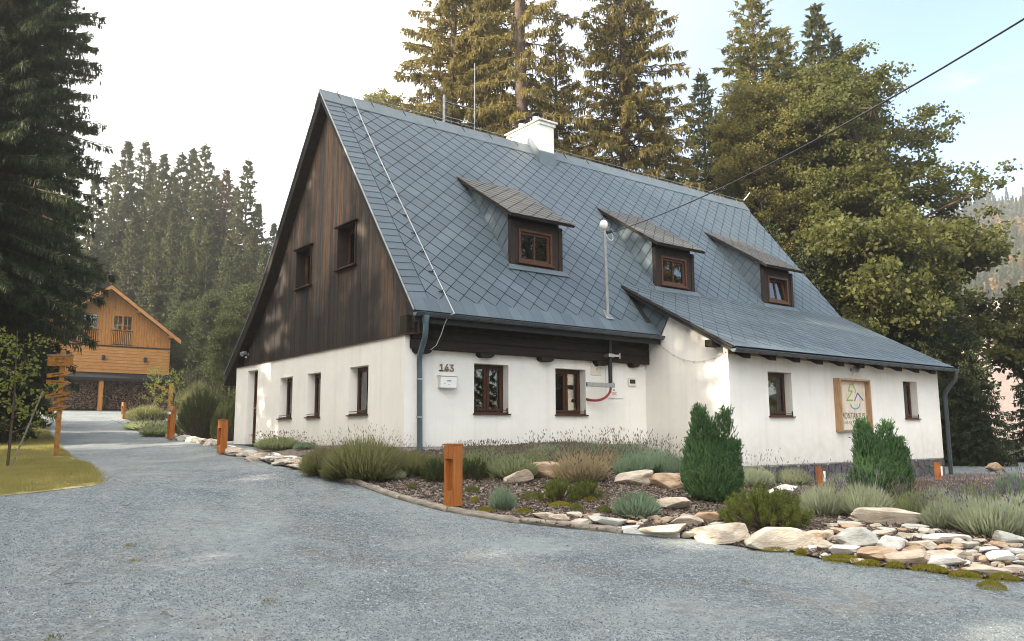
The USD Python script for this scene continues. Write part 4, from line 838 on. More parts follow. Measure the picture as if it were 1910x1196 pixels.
# ------------------------------------------------------------------ signpost
sd = 20.7; sp = gat(107, sd); sz = sp[2]
t = thing("signpost", "wooden signpost with name board and six carved arrow boards on the lawn", "signpost", None, sp)
def spx(px, py): return (px - 107) * sd / FPX, (852 - py) * sd / FPX
part("post", bevbox(-0.055, 0.055, -0.055, 0.055, 0, spx(107, 651)[1], 0.01), sign_post_m, t)
part("post_foot", bevbox(-0.09, 0.09, -0.08, 0.08, -0.1, 0.06, 0.02), galv, t)
RX = np.array([RT[0], RT[1], 0]); RX /= np.linalg.norm(RX); FY = np.cross(Z, RX)
bd = sub("name_board", t)
a, b = spx(82, 680), spx(129, 661)
part("panel", extr(sbox(a[0], a[1], b[0], b[1]), 0.04, -FY * 0.06, RX, Z, -FY), sign_post_m, bd)
part("cap_strip", extr(sbox(a[0] - .02, b[1], b[0] + .02, b[1] + 0.025), 0.07, -FY * 0.05, RX, Z, -FY), grey_log, bd)
part("carving", cat_([extr(sbox(x0, z0, x1, z0 + .018), 0.003, -FY * 0.1, RX, Z, -FY) for x0, x1, z0 in ((a[0] + .18, b[0] - .2, b[1] - .10), (a[0] + .24, b[0] - .22, a[1] + .06))]), carved, bd)
for (x0, y0, x1, y1, wd, tip) in ((82, 699, 129, 693, 0.10, 1), (82, 710, 129, 713, 0.10, 1), (101, 727, 116, 716, 0.06, 0), (82, 738, 130, 731, 0.10, 1), (97, 750, 122, 741, 0.07, 0), (90, 763, 129, 756, 0.10, 1)):
    A, C = np.array(spx(x0, y0)), np.array(spx(x1, y1)); L = np.linalg.norm(C - A); d = (C - A) / L; nn = np.array([-d[1], d[0]])
    c = [A + nn * wd / 2, A + d * (L - .12 * tip) + nn * wd / 2, C, A + d * (L - .12 * tip) - nn * wd / 2, A - nn * wd / 2] if tip else [A + nn * wd / 2, C + nn * wd / 2, C - nn * wd / 2, A - nn * wd / 2]
    ar = sub("arrow_board", t)
    part("panel", extr(Polygon(c), 0.03, -FY * 0.06, RX, Z, -FY), sign_post_m, ar)
    if tip: part("carving", extr(Polygon([A + d * .12 + nn * .012, A + d * (L - .2) + nn * .012, A + d * (L - .2) - nn * .006, A + d * .12 - nn * .006]), 0.003, -FY * 0.0905, RX, Z, -FY), carved, ar)
for i in range(4): pass
rg = np.random.default_rng(2)
for (px, dp_, w, lab) in ((118, 20.5, .26, "flat grey stone touching the foot of the signpost"), (131, 20.3, .20, "small flat stone a step right of the signpost foot"), (139, 20.1, .15, "tiny flat stone farthest right of the signpost foot")):
    k = rock(rg, w, w * .7, w * .32, 2); q = gat(px, dp_); k.apply_translation(q + Z * .02); single("stone", k, stones_m[2], lab, "stone", None, 24)

# ------------------------------------------------------------------ post lamps along the driveway
def bollard(px, py, dep, label, h=0.9, w=0.19, rz=0.0, p=None):
    p = gat(px, dep) if p is None else p
    t = thing("post_lamp", label, "post lamp", "square wooden post lamps along the driveway", p, rz)
    post = B(-w / 2, w / 2, -w / 2, w / 2, 0.03, h - 0.02)
    c1 = sbox(-w / 2, 0.03, w / 2, h - 0.025)
    notch = sbox(-w / 2 - .01, h * 0.27, -w / 2 + 0.085, h * 0.76)
    part("post", extr(c1.difference(notch), w - 0.06, [0, w / 2 - 0.03, 0], X, Z, -Y), bollard_m, t)
    for y0, y1 in ((-w / 2, -w / 2 + 0.029), (w / 2 - 0.029, w / 2)): part("side_board", bevbox(-w / 2 + .002, w / 2 - .002, y0, y1, 0.03, h - 0.026, .004), bollard_m, t)
    part("cap", bevbox(-w / 2 - .004, w / 2 + .004, -w / 2 - .004, w / 2 + .004, h - 0.024, h, 0.006), bollard_m, t)
    part("lens", B(-w / 2 + 0.086, -w / 2 + 0.090, -w / 2 + .035, w / 2 - .035, h * 0.55, h * 0.74), offwhite, t)
    part("foot", B(-w / 2 + .05, w / 2 - .05, -w / 2 + .05, w / 2 - .05, -0.15, 0.03), galv, t)
bollard(845, 945, 0, "nearest orange wooden post lamp standing beside the timber edging", p=gp(845, 948), rz=0.25)
bollard(415, 847, 21.2, "orange post lamp beside the stone border at the cottage door", rz=0.25)
bollard(318, 821, 28.3, "orange post lamp in front of the big dark mountain pine", rz=0.25)
bollard(228, 781, 43.5, "farthest orange post lamp before the wooden house", rz=0.25)
bollard(322, 765, 40, "small orange post lamp between saplings and the mountain pine", rz=0.25)
for px, py, ht, label in ((1526, 912, 43, "slant topped low wooden post left of the pointed cypress by the plinth"), (1745, 905, 46, "slant topped low wooden post with a paper tag near the corner downpipe")):
    p = gp(px, py); p = gat(px, 17.0 if px < 1600 else 19.5); mpp = dep_of(p) / FPX; zt = CAM[2] + (ray(px, 870 if px < 1600 else 862) * dep_of(p))[2] - p[2]
    t = thing("garden_marker", label, "garden post", None, p)
    part("post", extr(Polygon([(-.07, 0), (.07, 0), (.07, zt - .1), (-.07, zt)]), 0.10, [0, .05, 0], X, Z, -Y), bollard_m, t)
    part("tag", B(.02, .1, -.06, -.052, zt - .32, zt - .1), white_m, t)

# ------------------------------------------------------------------ timber edging
ed = thing("timber_edging", "weathered grey log edging between gravel and planting bed", "edging")
for (a, b) in (((600, 889), (660, 902)), ((662, 902), (746, 932)), ((749, 932), (835, 955)), ((838, 955), (970, 977)), ((974, 976), (1160, 995))):
    A, C = gmarch(*a, G), gmarch(*b, G); pts = [A * (1 - s) + C * s for s in np.linspace(0, 1, 9)]
    for i, q in enumerate(pts): q[2] = float(G(q[0], q[1])) + 0.025 + 0.008 * math.sin(i * 2.1)
    part("log", tube(pts, [.05, .053, .056, .055, .057, .056, .054, .055, .051], 9), grey_log, ed, 50)
A, C = gmarch(1162, 996, G), gmarch(1268, 1004, G); part("slab", tube([A + Z * .02, C + Z * .02], 0.05, 5), stones_m[2], ed)

# ------------------------------------------------------------------ stones
rg = np.random.default_rng(11)
def stone_at(cx, cy, w, h, seed, sub_=2, dfac=None, lift=0.0):
    r2 = np.random.default_rng(seed)
    p = gp(cx, cy + 0.28 * h); s = m_per_px(p)
    sx, sz = w * s * 1.22, max(h * s * 0.90, 0.055); sy = sx * (dfac or r2.uniform(.55, .8))
    k = rock(r2, sx, sy, sz, sub_)
    M = trimesh.transformations.rotation_matrix(r2.uniform(-.12, .12), [0, 1, 0]); k.apply_transform(M)
    k.apply_transform(trimesh.transformations.rotation_matrix(-YAW + r2.uniform(-.15, .15), [0, 0, 1]))
    k.apply_translation([p[0], p[1], p[2] + sz * 0.30 + lift]); return k
L2 = [(250, 550, 170, 75), (350, 565, 130, 80), (470, 535, 105, 50), (555, 545, 70, 40), (615, 543, 65, 30), (490, 590, 185, 60), (700, 590, 245, 75), (840, 630, 165, 40), (1085, 640, 310, 80), (870, 590, 110, 40), (960, 580, 70, 35), (1035, 560, 90, 50), (1270, 580, 200, 110), (1400, 555, 180, 90), (1290, 675, 110, 50), (1500, 670, 340, 150), (1480, 605, 110, 40), (1590, 610, 90, 50), (885, 548, 130, 16), (1060, 590, 60, 24), (930, 608, 50, 22), (1120, 570, 90, 60)]
L3 = [(200, 690, 400, 180), (290, 635, 140, 60), (440, 680, 130, 100), (190, 600, 70, 30), (345, 675, 70, 30), (430, 760, 50, 50), (520, 740, 130, 90), (650, 770, 200, 80), (545, 665, 90, 80), (700, 600, 160, 40), (575, 600, 80, 40), (690, 590, 140, 40), (750, 560, 100, 60), (750, 690, 240, 170), (630, 640, 120, 50), (740, 630, 150, 40), (890, 800, 240, 100), (1000, 720, 200, 110), (1070, 675, 100, 70), (950, 630, 130, 40), (940, 655, 150, 30), (1050, 630, 110, 35), (1140, 670, 60, 45), (1200, 680, 70, 50), (1230, 640, 110, 50), (1150, 610, 150, 40), (1100, 830, 270, 130), (1220, 740, 230, 80), (1160, 780, 150, 80), (1340, 850, 230, 90), (1310, 800, 180, 60), (1370, 690, 260, 70), (1460, 730, 90, 90), (1400, 745, 160, 40), (1470, 800, 130, 80), (1530, 740, 110, 60), (1520, 700, 60, 40), (1540, 790, 100, 40), (1575, 815, 60, 30), (1530, 830, 50, 40), (1635, 835, 70, 60), (1650, 770, 120, 50), (1640, 905, 290, 70), (1760, 820, 200, 110), (1720, 870, 90, 50), (1740, 730, 130, 50), (1850, 910, 180, 60), (1850, 780, 120, 50), (1880, 820, 90, 50), (1880, 860, 80, 40), (1590, 760, 80, 30), (1690, 740, 80, 30), (1860, 740, 60, 30), (1500, 860, 80, 30), (860, 600, 90, 40), (850, 665, 80, 30), (700, 740, 90, 40), (960, 690, 60, 30), (1090, 735, 70, 40), (1300, 640, 60, 24), (1420, 835, 60, 30), (1230, 700, 60, 24), (590, 690, 70, 50), (480, 700, 60, 40)]
sw_ = thing("stone_edging", "low dry edging of cream and ochre stones along the gravel", "stone edging")
for i, (cx, cy, w, h) in enumerate(L2): part("stone", stone_at(950 + cx * .2618, 820 + cy * .2618, w * .2618, h * .2618, 100 + i, 3 if w > 120 else 2), stones_m[[0, 3, 0, 1, 0, 0, 2, 4, 0, 1][i % 10]], sw_, 22)
for i, (cx, cy, w, h) in enumerate(L3): part("stone", stone_at(1400 + cx * .267, 820 + cy * .267, w * .267, h * .267, 300 + i, 3 if w > 120 else 2), stones_m[[0, 2, 3, 0, 1, 4, 0, 4, 0, 1, 0, 2][i % 12]], sw_, 22)
r2 = random.Random(6)
for i in range(46):                                     # off towards the right, out of frame, and small wedge stones
    f = r2.uniform(0, 1); px, py = 1500 + 400 * f, r2.uniform(996, 1040 + 32 * f)
    part("wedge_stone", stone_at(px, py, r2.uniform(10, 22), r2.uniform(6, 10), 700 + i, 1), stones_m[r2.randrange(4)], sw_)
def boulder(cx, cy, w, h, mi, label, seed, dfac=.8): 
    q = gp(cx, cy + .4 * h); k = stone_at(cx, cy, w, h, seed, 3, dfac); single("boulder", k, stones_m[mi], label, "stone", None, 24)
boulder(966, 892, 50, 36, 3, "knobbly layered pink boulder left of the green dwarf pine", 1)
boulder(1024, 878, 66, 40, 1, "brown boulder with a light top edge behind the dry lavender", 5)
boulder(1182, 893, 60, 34, 0, "flat cream boulder with undercut side, left of the ochre boulder", 3)
boulder(1244, 897, 68, 36, 1, "rounded ochre boulder beside the tall flame shaped juniper", 4)
boulder(1278, 900, 26, 34, 1, "small orange boulder touching the base of the tall juniper", 8)
boulder(1246, 940, 66, 28, 0, "tilted cream slab behind the silver lavender in the stone edging", 6)
boulder(1458, 915, 52, 24, 4, "white quartz boulder behind the largest dwarf pine", 7)
boulder(1665, 965, 130, 36, 0, "long flat topped tan boulder above the stone edging", 9, .5)
boulder(1887, 1004, 52, 30, 2, "smooth grey boulder at the right end of the stone edging", 10)
k = rock(np.random.default_rng(31), .62, .5, .36, 3); p = gat(1850, 26.5); k.apply_translation([p[0], p[1], p[2] + .12]); single("boulder", k, stones_m[1], "ochre boulder beside the gravel path behind the corner downpipe", "stone", None, 40)
# border stones by the door and along the drive
bs = thing("stone_border", "pile of pale border stones between gravel and cottage door", "stone border")
r2 = np.random.default_rng(21)
for i in range(44):
    f = r2.uniform(0, 1); px = 432 + 135 * f; py = 846 + 22 * f + r2.uniform(-9, 5); w = r2.uniform(12, 30); h = w * r2.uniform(.35, .55)
    part("stone", stone_at(px, py, w, h, 900 + i, 2 if w > 20 else 1), stones_m[[0, 0, 4, 3, 2][i % 5]], bs)
b2 = thing("stone_border", "broken row of low border stones along the far drive edge", "stone border")
for i in range(30):
    f = i / 29; px = 246 + 185 * f; dep = 38 - 16.5 * f ** 0.8; p = gat(px, dep); w = r2.uniform(.25, .6); k = rock(r2, w, w * .7, w * .45, 1); k.apply_translation([p[0], p[1], p[2] + w * .12])
    part("stone", k, stones_m[[0, 2, 3][i % 3]], b2)
for f, dp_, s in ((0.32, 33, .8), (0.55, 29, .6)):
    pass

# ------------------------------------------------------------------ foliage builders
def unit(a): return a / np.maximum(np.linalg.norm(a, axis=-1, keepdims=True), 1e-9)
def blades(P, D, L, W, rng, diamond=True, side=None):
    """one thin leaf-like face per row: root P, direction D, length L, width W"""
    n = len(P); L = np.broadcast_to(L, (n,))[:, None]; W = np.broadcast_to(W, (n,))[:, None]
    s = unit(np.cross(D, rng.normal(size=(n, 3)) if side is None else side)) * W * 0.5
    if diamond:
        m_ = P + D * L * 0.5
        V = np.stack([P, m_ - s, P + D * L, m_ + s], 1).reshape(-1, 3); i = np.arange(n)[:, None] * 4
        return V, np.concatenate([i + [[0, 1, 2]], i + [[0, 2, 3]]], 0)
    V = np.stack([P - s, P + s, P + D * L], 1).reshape(-1, 3)
    return V, np.arange(3 * n).reshape(-1, 3)
def join(*vf):
    n, Vs, Fs = 0, [], []
    for v, f in vf: Vs.append(v); Fs.append(f + n); n += len(v)
    return np.vstack(Vs), np.vstack(Fs)
def trunk_mesh(H, r, rng, lean=0.0, n=10, z0=-0.4):
    zz = np.linspace(z0, H, 12); pts = np.column_stack([lean * (zz / H) ** 2 + 0.04 * np.sin(zz * .7 + rng.uniform(0, 6)), 0.04 * np.cos(zz * .6), zz])
    return tube(pts, r * (1 - 0.93 * np.clip(zz / H, 0, 1)) + 0.012, n)
def spruce(pr, seed, H, R, zb=1.0, spacing=0.5, nb=6, dens=9, tw=0.42, curtain=2, power=0.85, lm=needle, droop=0.5, bw=0.075, gap=0.0, rtrunk=0.24, foot=0.55, rise=4.0):
    rng = np.random.default_rng(seed); P, D, L, W = [], [], [], []; BV = []
    z = zb
    while z < H - 0.15:
        t = (z - zb) / (H - zb); prof = (1 - t) ** power * min(1.0, foot + rise * t) * R
        k = max(3, int(round(nb * (0.6 + 0.4 * (1 - t))))); a0 = rng.uniform(0, 6.28)
        for b in range(k):
            if rng.random() < gap: continue
            az = a0 + b * 6.283 / k + rng.normal(0, .25); bl = max(0.12, prof * rng.uniform(.68, 1.18)); o = np.array([math.cos(az), math.sin(az), 0]); sd = np.array([-o[1], o[0], 0])
            e = -0.30 + 0.95 * t ** 1.3 + rng.normal(0, .06)
            n = max(4, int(bl * dens)); s = np.sort(rng.uniform(0.12, 1, n))
            zs = lambda u: bl * (e * u - droop * u * u * (1 - t) + 0.55 * droop * u ** 3 * (1 - t))
            pt = np.column_stack([o[0] * bl * s, o[1] * bl * s, z + rng.normal(0, .05) + zs(s)])
            ub = np.linspace(0, 1, 4); bp = np.column_stack([o[0] * bl * ub, o[1] * bl * ub, z + zs(ub)]); BV.append((bp, 0.010 + 0.012 * bl))
            for sg in (-1, 1):
                l = tw * (0.35 + 0.65 * (1 - s)) * min(1, 0.4 + bl / 2.5) * rng.uniform(.6, 1.25, n)
                d = unit(o * rng.uniform(.5, .95, n)[:, None] + sd * sg * rng.uniform(.5, 1.0, n)[:, None] + Z * rng.normal(-.25 + .35 * t, .16, n)[:, None])
                P.append(pt); D.append(d); L.append(l); W.append(np.full(n, bw * 1.1))
                q = pt + d * (l * rng.uniform(.25, .7, n))[:, None]; d2 = unit(d + np.cross(d, Z) * rng.choice([-1, 1], n)[:, None] * .8); P.append(q); D.append(d2); L.append(l * .55); W.append(np.full(n, bw))
                for c in range(curtain):
                    q = pt + d * (l * rng.uniform(.1, .9, n))[:, None]
                    P.append(q); D.append(unit(-Z + d * .25 + rng.normal(0, .18, (n, 3)))); L.append(tw * (0.35 + .35 * (1 - t)) * rng.uniform(.5, 1.3, n)); W.append(np.full(n, bw * .85))
            P.append(pt); D.append(unit(o + Z * rng.normal(.25, .2, n)[:, None] + sd * rng.normal(0, .3, n)[:, None])); L.append(np.full(n, tw * .6)); W.append(np.full(n, bw))
        z += spacing * rng.uniform(.75, 1.25) * (1 - 0.45 * t)
    P.append(np.array([[0, 0, H - .5 + .1 * i] for i in range(6)])); D.append(unit(np.column_stack([rng.normal(0, .35, 6), rng.normal(0, .35, 6), np.ones(6)]))); L.append(np.full(6, .3)); W.append(np.full(6, bw))
    V, F = blades(np.vstack(P), np.vstack(D), np.concatenate(L), np.concatenate(W), rng)
    part("trunk", trunk_mesh(H - .2, rtrunk * H / 22, rng), bark, pr, True)
    part("branches", cat_([tube(p, [r, r * .75, r * .5, r * .2], 4) for p, r in BV]), twig_m, pr, kind="stuff")
    part("crown", (V, F), lm, pr, kind="stuff"); return len(F)
def broadleaf(pr, seed, H, cz, rx, rz_, lobes, leaves, lm, ls=0.13, rtrunk=0.25, cl=0.55, per=34, hollow=0.35, lean=0.0, bark_m=None):
    rng = np.random.default_rng(seed); C = []; limbs = []
    for i in range(lobes):
        th = rng.uniform(0, 6.283); u = rng.uniform(-.95, 1); rr = math.sqrt(max(0, 1 - u * u)) * rng.uniform(.45, .85)
        C.append((np.array([rx * rr * math.cos(th), rx * rr * math.sin(th), cz + rz_ * u * .8]), rng.uniform(.26, .42) * min(rx, rz_)))
    P = []; ncl = leaves // per
    cen = []
    for i in range(ncl):
        c, r = C[rng.integers(lobes)]; d = unit(rng.normal(size=3)); cen.append(c + d * r * (hollow + (1 - hollow) * rng.random() ** .4) * np.array([1.1, 1.1, .8]))
    cen = np.array(cen)
    k = rng.integers(0, len(cen), leaves); P = cen[k] + rng.normal(0, cl * .42, (leaves, 3)) * [1, 1, .6]
    D = unit(rng.normal(size=(leaves, 3)) + [0, 0, -.35]); V, F = blades(P, D, ls * rng.uniform(.7, 1.4, leaves), ls * .8 * rng.uniform(.7, 1.2, leaves), rng)
    part("trunk", trunk_mesh(cz + rz_ * .5, rtrunk, rng, lean), bark_m or bark, pr, True)
    B_ = []
    for c, r in C:
        zb = max(cz - rz_ * .9, min(c[2] - .45 * np.hypot(c[0], c[1]) - .4, cz + rz_ * .3)); b = np.array([0, 0, zb]); mid = (b + c) / 2 + [0, 0, .25]; B_.append(tube(smooth_path([b, mid, c], 3), np.linspace(.085, .03, 7) * rtrunk / .25, 5))
        near = cen[np.argsort(np.linalg.norm(cen - c, axis=1))[:7]]
        for q in near: B_.append(tube([c, (c + q) / 2 + [0, 0, .06], q], [.022, .015, .007], 3))
    part("limbs", cat_(B_), twig_m, pr, kind="stuff"); part("crown", (V, F), lm, pr, kind="stuff")
def mound(pr, seed, R, H, n, lm, flowers=0, fm=None, fh=1.35, bw=0.010, spread=0.75, curve=0.25, jag=0.48, fsize=0.05, inner=True):
    rng = np.random.default_rng(seed)
    a = rng.uniform(0, 6.283, n); r = np.sqrt(rng.uniform(0, 1, n)); tilt = r * spread + rng.normal(0, .08, n)
    o = np.column_stack([np.cos(a), np.sin(a), np.zeros(n)]); base = o * (r * R * .62)[:, None]
    D = unit(o * np.sin(tilt)[:, None] + Z * np.cos(tilt)[:, None] + rng.normal(0, .16, (n, 3))); L = H * (1 - .30 * r ** 2) * rng.uniform(1 - jag, 1.05, n)
    start = rng.uniform(0, .55, n)[:, None] * L[:, None] * D; Lp = L - np.linalg.norm(start, axis=1)
    V, F = blades(base + start, D, Lp, bw * rng.uniform(.7, 1.5, n), rng)
    part("foliage", (V, F), lm, pr, kind="stuff")
    if flowers:
        m_ = flowers; a = rng.uniform(0, 6.283, m_); r = np.sqrt(rng.uniform(0, 1, m_)); o = np.column_stack([np.cos(a), np.sin(a), np.zeros(m_)]); tilt = r * spread * .95 + rng.normal(0, .1, m_)
        D = unit(o * np.sin(tilt)[:, None] + Z * np.cos(tilt)[:, None] + rng.normal(0, .07, (m_, 3))); L = H * fh * rng.uniform(.62, 1.05, m_); b = o * (r * R * .55)[:, None]
        V, F = blades(b + D * (L * .35)[:, None], D, L * .62, .008, rng, False); tip = b + D * L[:, None] * .93
        V2, F2 = blades(tip, D, fsize * rng.uniform(.7, 1.3, m_), fsize * .32, rng); part("flower_stalks", (V, F), lm, pr, kind="stuff"); part("flower_heads", join((V2, F2), blades(tip + D * .01, D, fsize, fsize * .3, rng)), fm or stalk_m, pr, kind="stuff")
def mugo(pr, seed, R, H, shoots, lm, needles=70, nl=0.075):
    rng = np.random.default_rng(seed); P, D, L = [], [], []; T = []
    for i in range(shoots):
        a = rng.uniform(0, 6.283); r = math.sqrt(rng.uniform(0, 1)); dome = math.sqrt(max(0.02, 1 - r * r * .92))
        tip = np.array([math.cos(a) * r * R, math.sin(a) * r * R, H * dome * rng.uniform(.62, 1.05)]); d = unit(np.array([math.cos(a) * r * .8, math.sin(a) * r * .8, .75]) + rng.normal(0, .18, 3)); ln = rng.uniform(.14, .26) * (H / .5) ** .4
        b = tip - d * ln; T.append(tube([np.array([tip[0] * .35, tip[1] * .35, 0.02]), b, tip], [.012, .008, .005], 3))
        s = rng.uniform(0, 1, needles); q = b + d * ln * s[:, None]; rad = rng.normal(size=(needles, 3)); rad = unit(rad - (rad @ d)[:, None] * d)
        P.append(q); D.append(unit(d * .75 + rad * rng.uniform(.5, 1, needles)[:, None])); L.append(nl * rng.uniform(.7, 1.2, needles))
    V, F = blades(np.vstack(P), np.vstack(D), np.concatenate(L), .0085, rng, False); part("stems", cat_(T), twig_m, pr, kind="stuff"); part("foliage", (V, F), lm, pr, kind="stuff")
def hsh_off(a): return 2 * np.sin(a * 3)
def flame(pr, seed, R, H, tips, n, lm):
    """dense upright conifer made of ascending sprays; tips: (x, y, height) of the flame points"""
    rng = np.random.default_rng(seed); tips = np.array(tips)
    a = rng.uniform(0, 6.283, n); u = rng.beta(1.1, 1.15, n); prof = np.interp(u, [0, .12, .35, .6, .8, 1.0], [.62, .92, 1.0, .82, .52, .10])
    k = rng.integers(0, len(tips), n); T = tips[k]; w = np.clip((u - .45) / .55, 0, 1) ** 1.2
    cx = T[:, 0] * w; cy = T[:, 1] * w; hh = H * (1 - w) + T[:, 2] * w
    rad = R * prof * (0.80 + .22 * rng.random(n)) * (1 - w * .25)
    P = np.column_stack([cx + np.cos(a) * rad, cy + np.sin(a) * rad, hh * u * .93 + .02])
    o = np.column_stack([np.cos(a), np.sin(a), np.zeros(n)]); D = unit(Z + o * rng.uniform(.05, .42, n)[:, None] + rng.normal(0, .12, (n, 3)))
    ct = np.round(a * 9 + 5 * np.sin(u * 9)) ; hsh = np.modf(np.abs(np.sin(ct * 12.9898 + np.round(u * 7 + hsh_off(a)) * 78.233)) * 43758.5453)[0]
    P += o * ((hsh - .5) * .26 * R)[:, None]
    Ps, Ds, Ls = [P], [D], [rng.uniform(.12, .26, n)]
    for j in range(4):
        q = P + D * (rng.uniform(.02, .16, n))[:, None]; Ps.append(q); Ds.append(unit(D + rng.normal(0, .33, (n, 3)))); Ls.append(rng.uniform(.05, .11, n))
    V, F = blades(np.vstack(Ps), np.vstack(Ds), np.concatenate(Ls), .022, rng); part("foliage", (V, F), lm, pr, kind="stuff")
    core = trimesh.creation.icosphere(subdivisions=3); core.apply_scale([R * .66, R * .66, H * .38]); core.apply_translation([0, 0, H * .42]); part("inner_twigs", core, mugo_d, pr, True)
    part("stem", tube([(0, 0, -.2), (0, 0, H * .5)], .04, 6), bark, pr)

# ------------------------------------------------------------------ tree kinds
sp_big = proto("big_spruce"); spruce(sp_big, 1, 23, 4.0, zb=.6, spacing=.32, nb=9, dens=14, tw=.46, curtain=4, power=.36, lm=needle, droop=.6, bw=.04, rtrunk=.30, foot=.42, rise=2.2)
sp_tall = proto("tall_spruce"); spruce(sp_tall, 2, 34, 4.7, zb=2.5, spacing=.50, nb=6, dens=8, tw=.62, curtain=3, power=.70, lm=needle_gold, droop=.75, bw=.085, gap=.08)
sp_green = proto("green_spruce"); spruce(sp_green, 22, 30, 4.4, zb=2.0, spacing=.50, nb=6, dens=8, tw=.60, curtain=3, power=.72, lm=needle_green, droop=.7, bw=.08, gap=.05)
sp_open = proto("open_spruce"); spruce(sp_open, 3, 36, 4.6, zb=6.0, spacing=.80, nb=5, dens=8, tw=.60, curtain=4, power=.62, lm=needle_gold, droop=.85, bw=.07, gap=.18, rtrunk=.30)
sp_dark = proto("dark_spruce"); spruce(sp_dark, 4, 14, 3.0, zb=.3, spacing=.42, nb=7, dens=9, tw=.55, curtain=2, power=.75, lm=needle, droop=.4, bw=.085)
sp_slim = proto("slim_spruce"); spruce(sp_slim, 5, 30, 4.3, zb=3, spacing=.62, nb=6, dens=5, tw=.85, curtain=2, power=.80, lm=needle_far, droop=.5, bw=.17)
sp_slim2 = proto("slim_spruce"); spruce(sp_slim2, 6, 30, 4.8, zb=2, spacing=.62, nb=6, dens=5, tw=.85, curtain=2, power=.85, lm=needle_far, droop=.5, bw=.17, gap=.08)
sp_rust = proto("rusty_spruce"); spruce(sp_rust, 7, 28, 4.3, zb=3, spacing=.65, nb=6, dens=5, tw=.8, curtain=2, power=.82, lm=needle_rust, droop=.5, bw=.16)
larch = proto("larch"); spruce(larch, 8, 20, 3.6, zb=2, spacing=.42, nb=7, dens=8, tw=.55, curtain=2, power=.72, lm=larch_leaf, droop=.2, bw=.09, gap=.05)
birch = proto("birch"); broadleaf(birch, 9, 23, 13.5, 3.3, 9.5, 64, 60000, birch_leaf, ls=.14, cl=.5, per=70)
maple = proto("maple"); broadleaf(maple, 10, 21, 13.0, 5.2, 7.6, 60, 80000, maple_leaf, ls=.165, cl=.52, per=90, rtrunk=.3)
maple_low = proto("maple_bush"); broadleaf(maple_low, 12, 10, 5.4, 2.9, 3.6, 26, 24000, maple_leaf, ls=.165, cl=.5, per=80, rtrunk=.15)
leafy_tree = proto("leafy_tree"); broadleaf(leafy_tree, 11, 14, 7.0, 2.7, 6.6, 46, 34000, green_leaf, ls=.16, cl=.75, per=30)
golden_bush = proto("golden_tree"); broadleaf(golden_bush, 14, 27, 21.5, 3.7, 5.6, 34, 36000, birch_leaf, ls=.22, cl=.6, per=70)

def tree(pr, name, px, dep, label, cat, group=None, top=None, H=None, rz=0.0, sc=None, base=None, wide=1.0):
    p = gat(px, dep) if base is None else np.array([base[0], base[1], float(G(*base[:2]))])
    if top is not None:
        ztop = (CAM + ray(px, top) * dep)[2]; sc = (ztop - p[2]) / H
    return copy(pr, name, label, cat, group, p - Z * .1, rz, (sc * wide, sc * wide, sc))
# left edge
tree(sp_big, "spruce_tree", -62, 26.5, "huge dark spruce filling the left edge behind the signpost", "spruce", sc=1.0, rz=.4)
tree(sp_big, "spruce_tree", 12, 34, "spruce standing just behind the huge left one", "spruce", sc=1.05, rz=3.3, wide=.78)
tree(sp_big, "spruce_tree", -210, 33, "dark spruce at the very left edge, mostly cut off", "spruce", sc=1.2, rz=2.2)
# far forest behind the wooden house
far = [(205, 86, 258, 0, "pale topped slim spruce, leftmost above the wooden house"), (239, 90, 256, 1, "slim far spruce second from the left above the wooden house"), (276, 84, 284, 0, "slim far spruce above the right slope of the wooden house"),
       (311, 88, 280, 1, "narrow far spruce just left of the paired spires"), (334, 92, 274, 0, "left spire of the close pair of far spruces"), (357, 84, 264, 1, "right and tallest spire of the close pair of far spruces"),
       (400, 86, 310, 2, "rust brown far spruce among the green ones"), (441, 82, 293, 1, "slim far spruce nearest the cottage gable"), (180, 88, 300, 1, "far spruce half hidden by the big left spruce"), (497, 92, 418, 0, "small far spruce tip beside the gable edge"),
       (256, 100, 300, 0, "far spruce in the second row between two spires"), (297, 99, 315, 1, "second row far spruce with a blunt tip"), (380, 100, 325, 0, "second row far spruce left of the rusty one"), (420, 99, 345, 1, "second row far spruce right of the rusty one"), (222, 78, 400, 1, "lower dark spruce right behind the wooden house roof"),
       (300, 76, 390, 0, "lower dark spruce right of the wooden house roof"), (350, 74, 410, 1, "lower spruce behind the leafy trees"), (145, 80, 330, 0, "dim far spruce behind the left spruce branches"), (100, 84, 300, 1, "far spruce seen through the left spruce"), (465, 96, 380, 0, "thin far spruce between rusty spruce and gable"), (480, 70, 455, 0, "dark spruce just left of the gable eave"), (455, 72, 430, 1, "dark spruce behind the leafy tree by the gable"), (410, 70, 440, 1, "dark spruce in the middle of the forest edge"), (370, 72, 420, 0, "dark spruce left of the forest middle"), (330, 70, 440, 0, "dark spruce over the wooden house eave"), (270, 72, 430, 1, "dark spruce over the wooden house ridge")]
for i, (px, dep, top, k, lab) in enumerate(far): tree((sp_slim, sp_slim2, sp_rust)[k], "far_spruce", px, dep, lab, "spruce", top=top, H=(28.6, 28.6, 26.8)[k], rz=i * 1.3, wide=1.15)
for i, (px, dep, top, lab) in enumerate([(452, 56, 500, "leafy green tree just left of the cottage gable"), (395, 60, 520, "leafy tree behind the dark mountain pine"), (345, 64, 540, "leafy tree at the right of the wooden house"), (500, 62, 500, "leafy tree partly behind the cottage gable"), (425, 48, 560, "low leafy tree between mountain pine and gable"), (470, 46, 600, "low leafy tree hidden by the gable edge")]):
    tree(leafy_tree, "leafy_tree", px, dep, lab, "tree", top=top, H=14, rz=i * 1.9, wide=1.15)
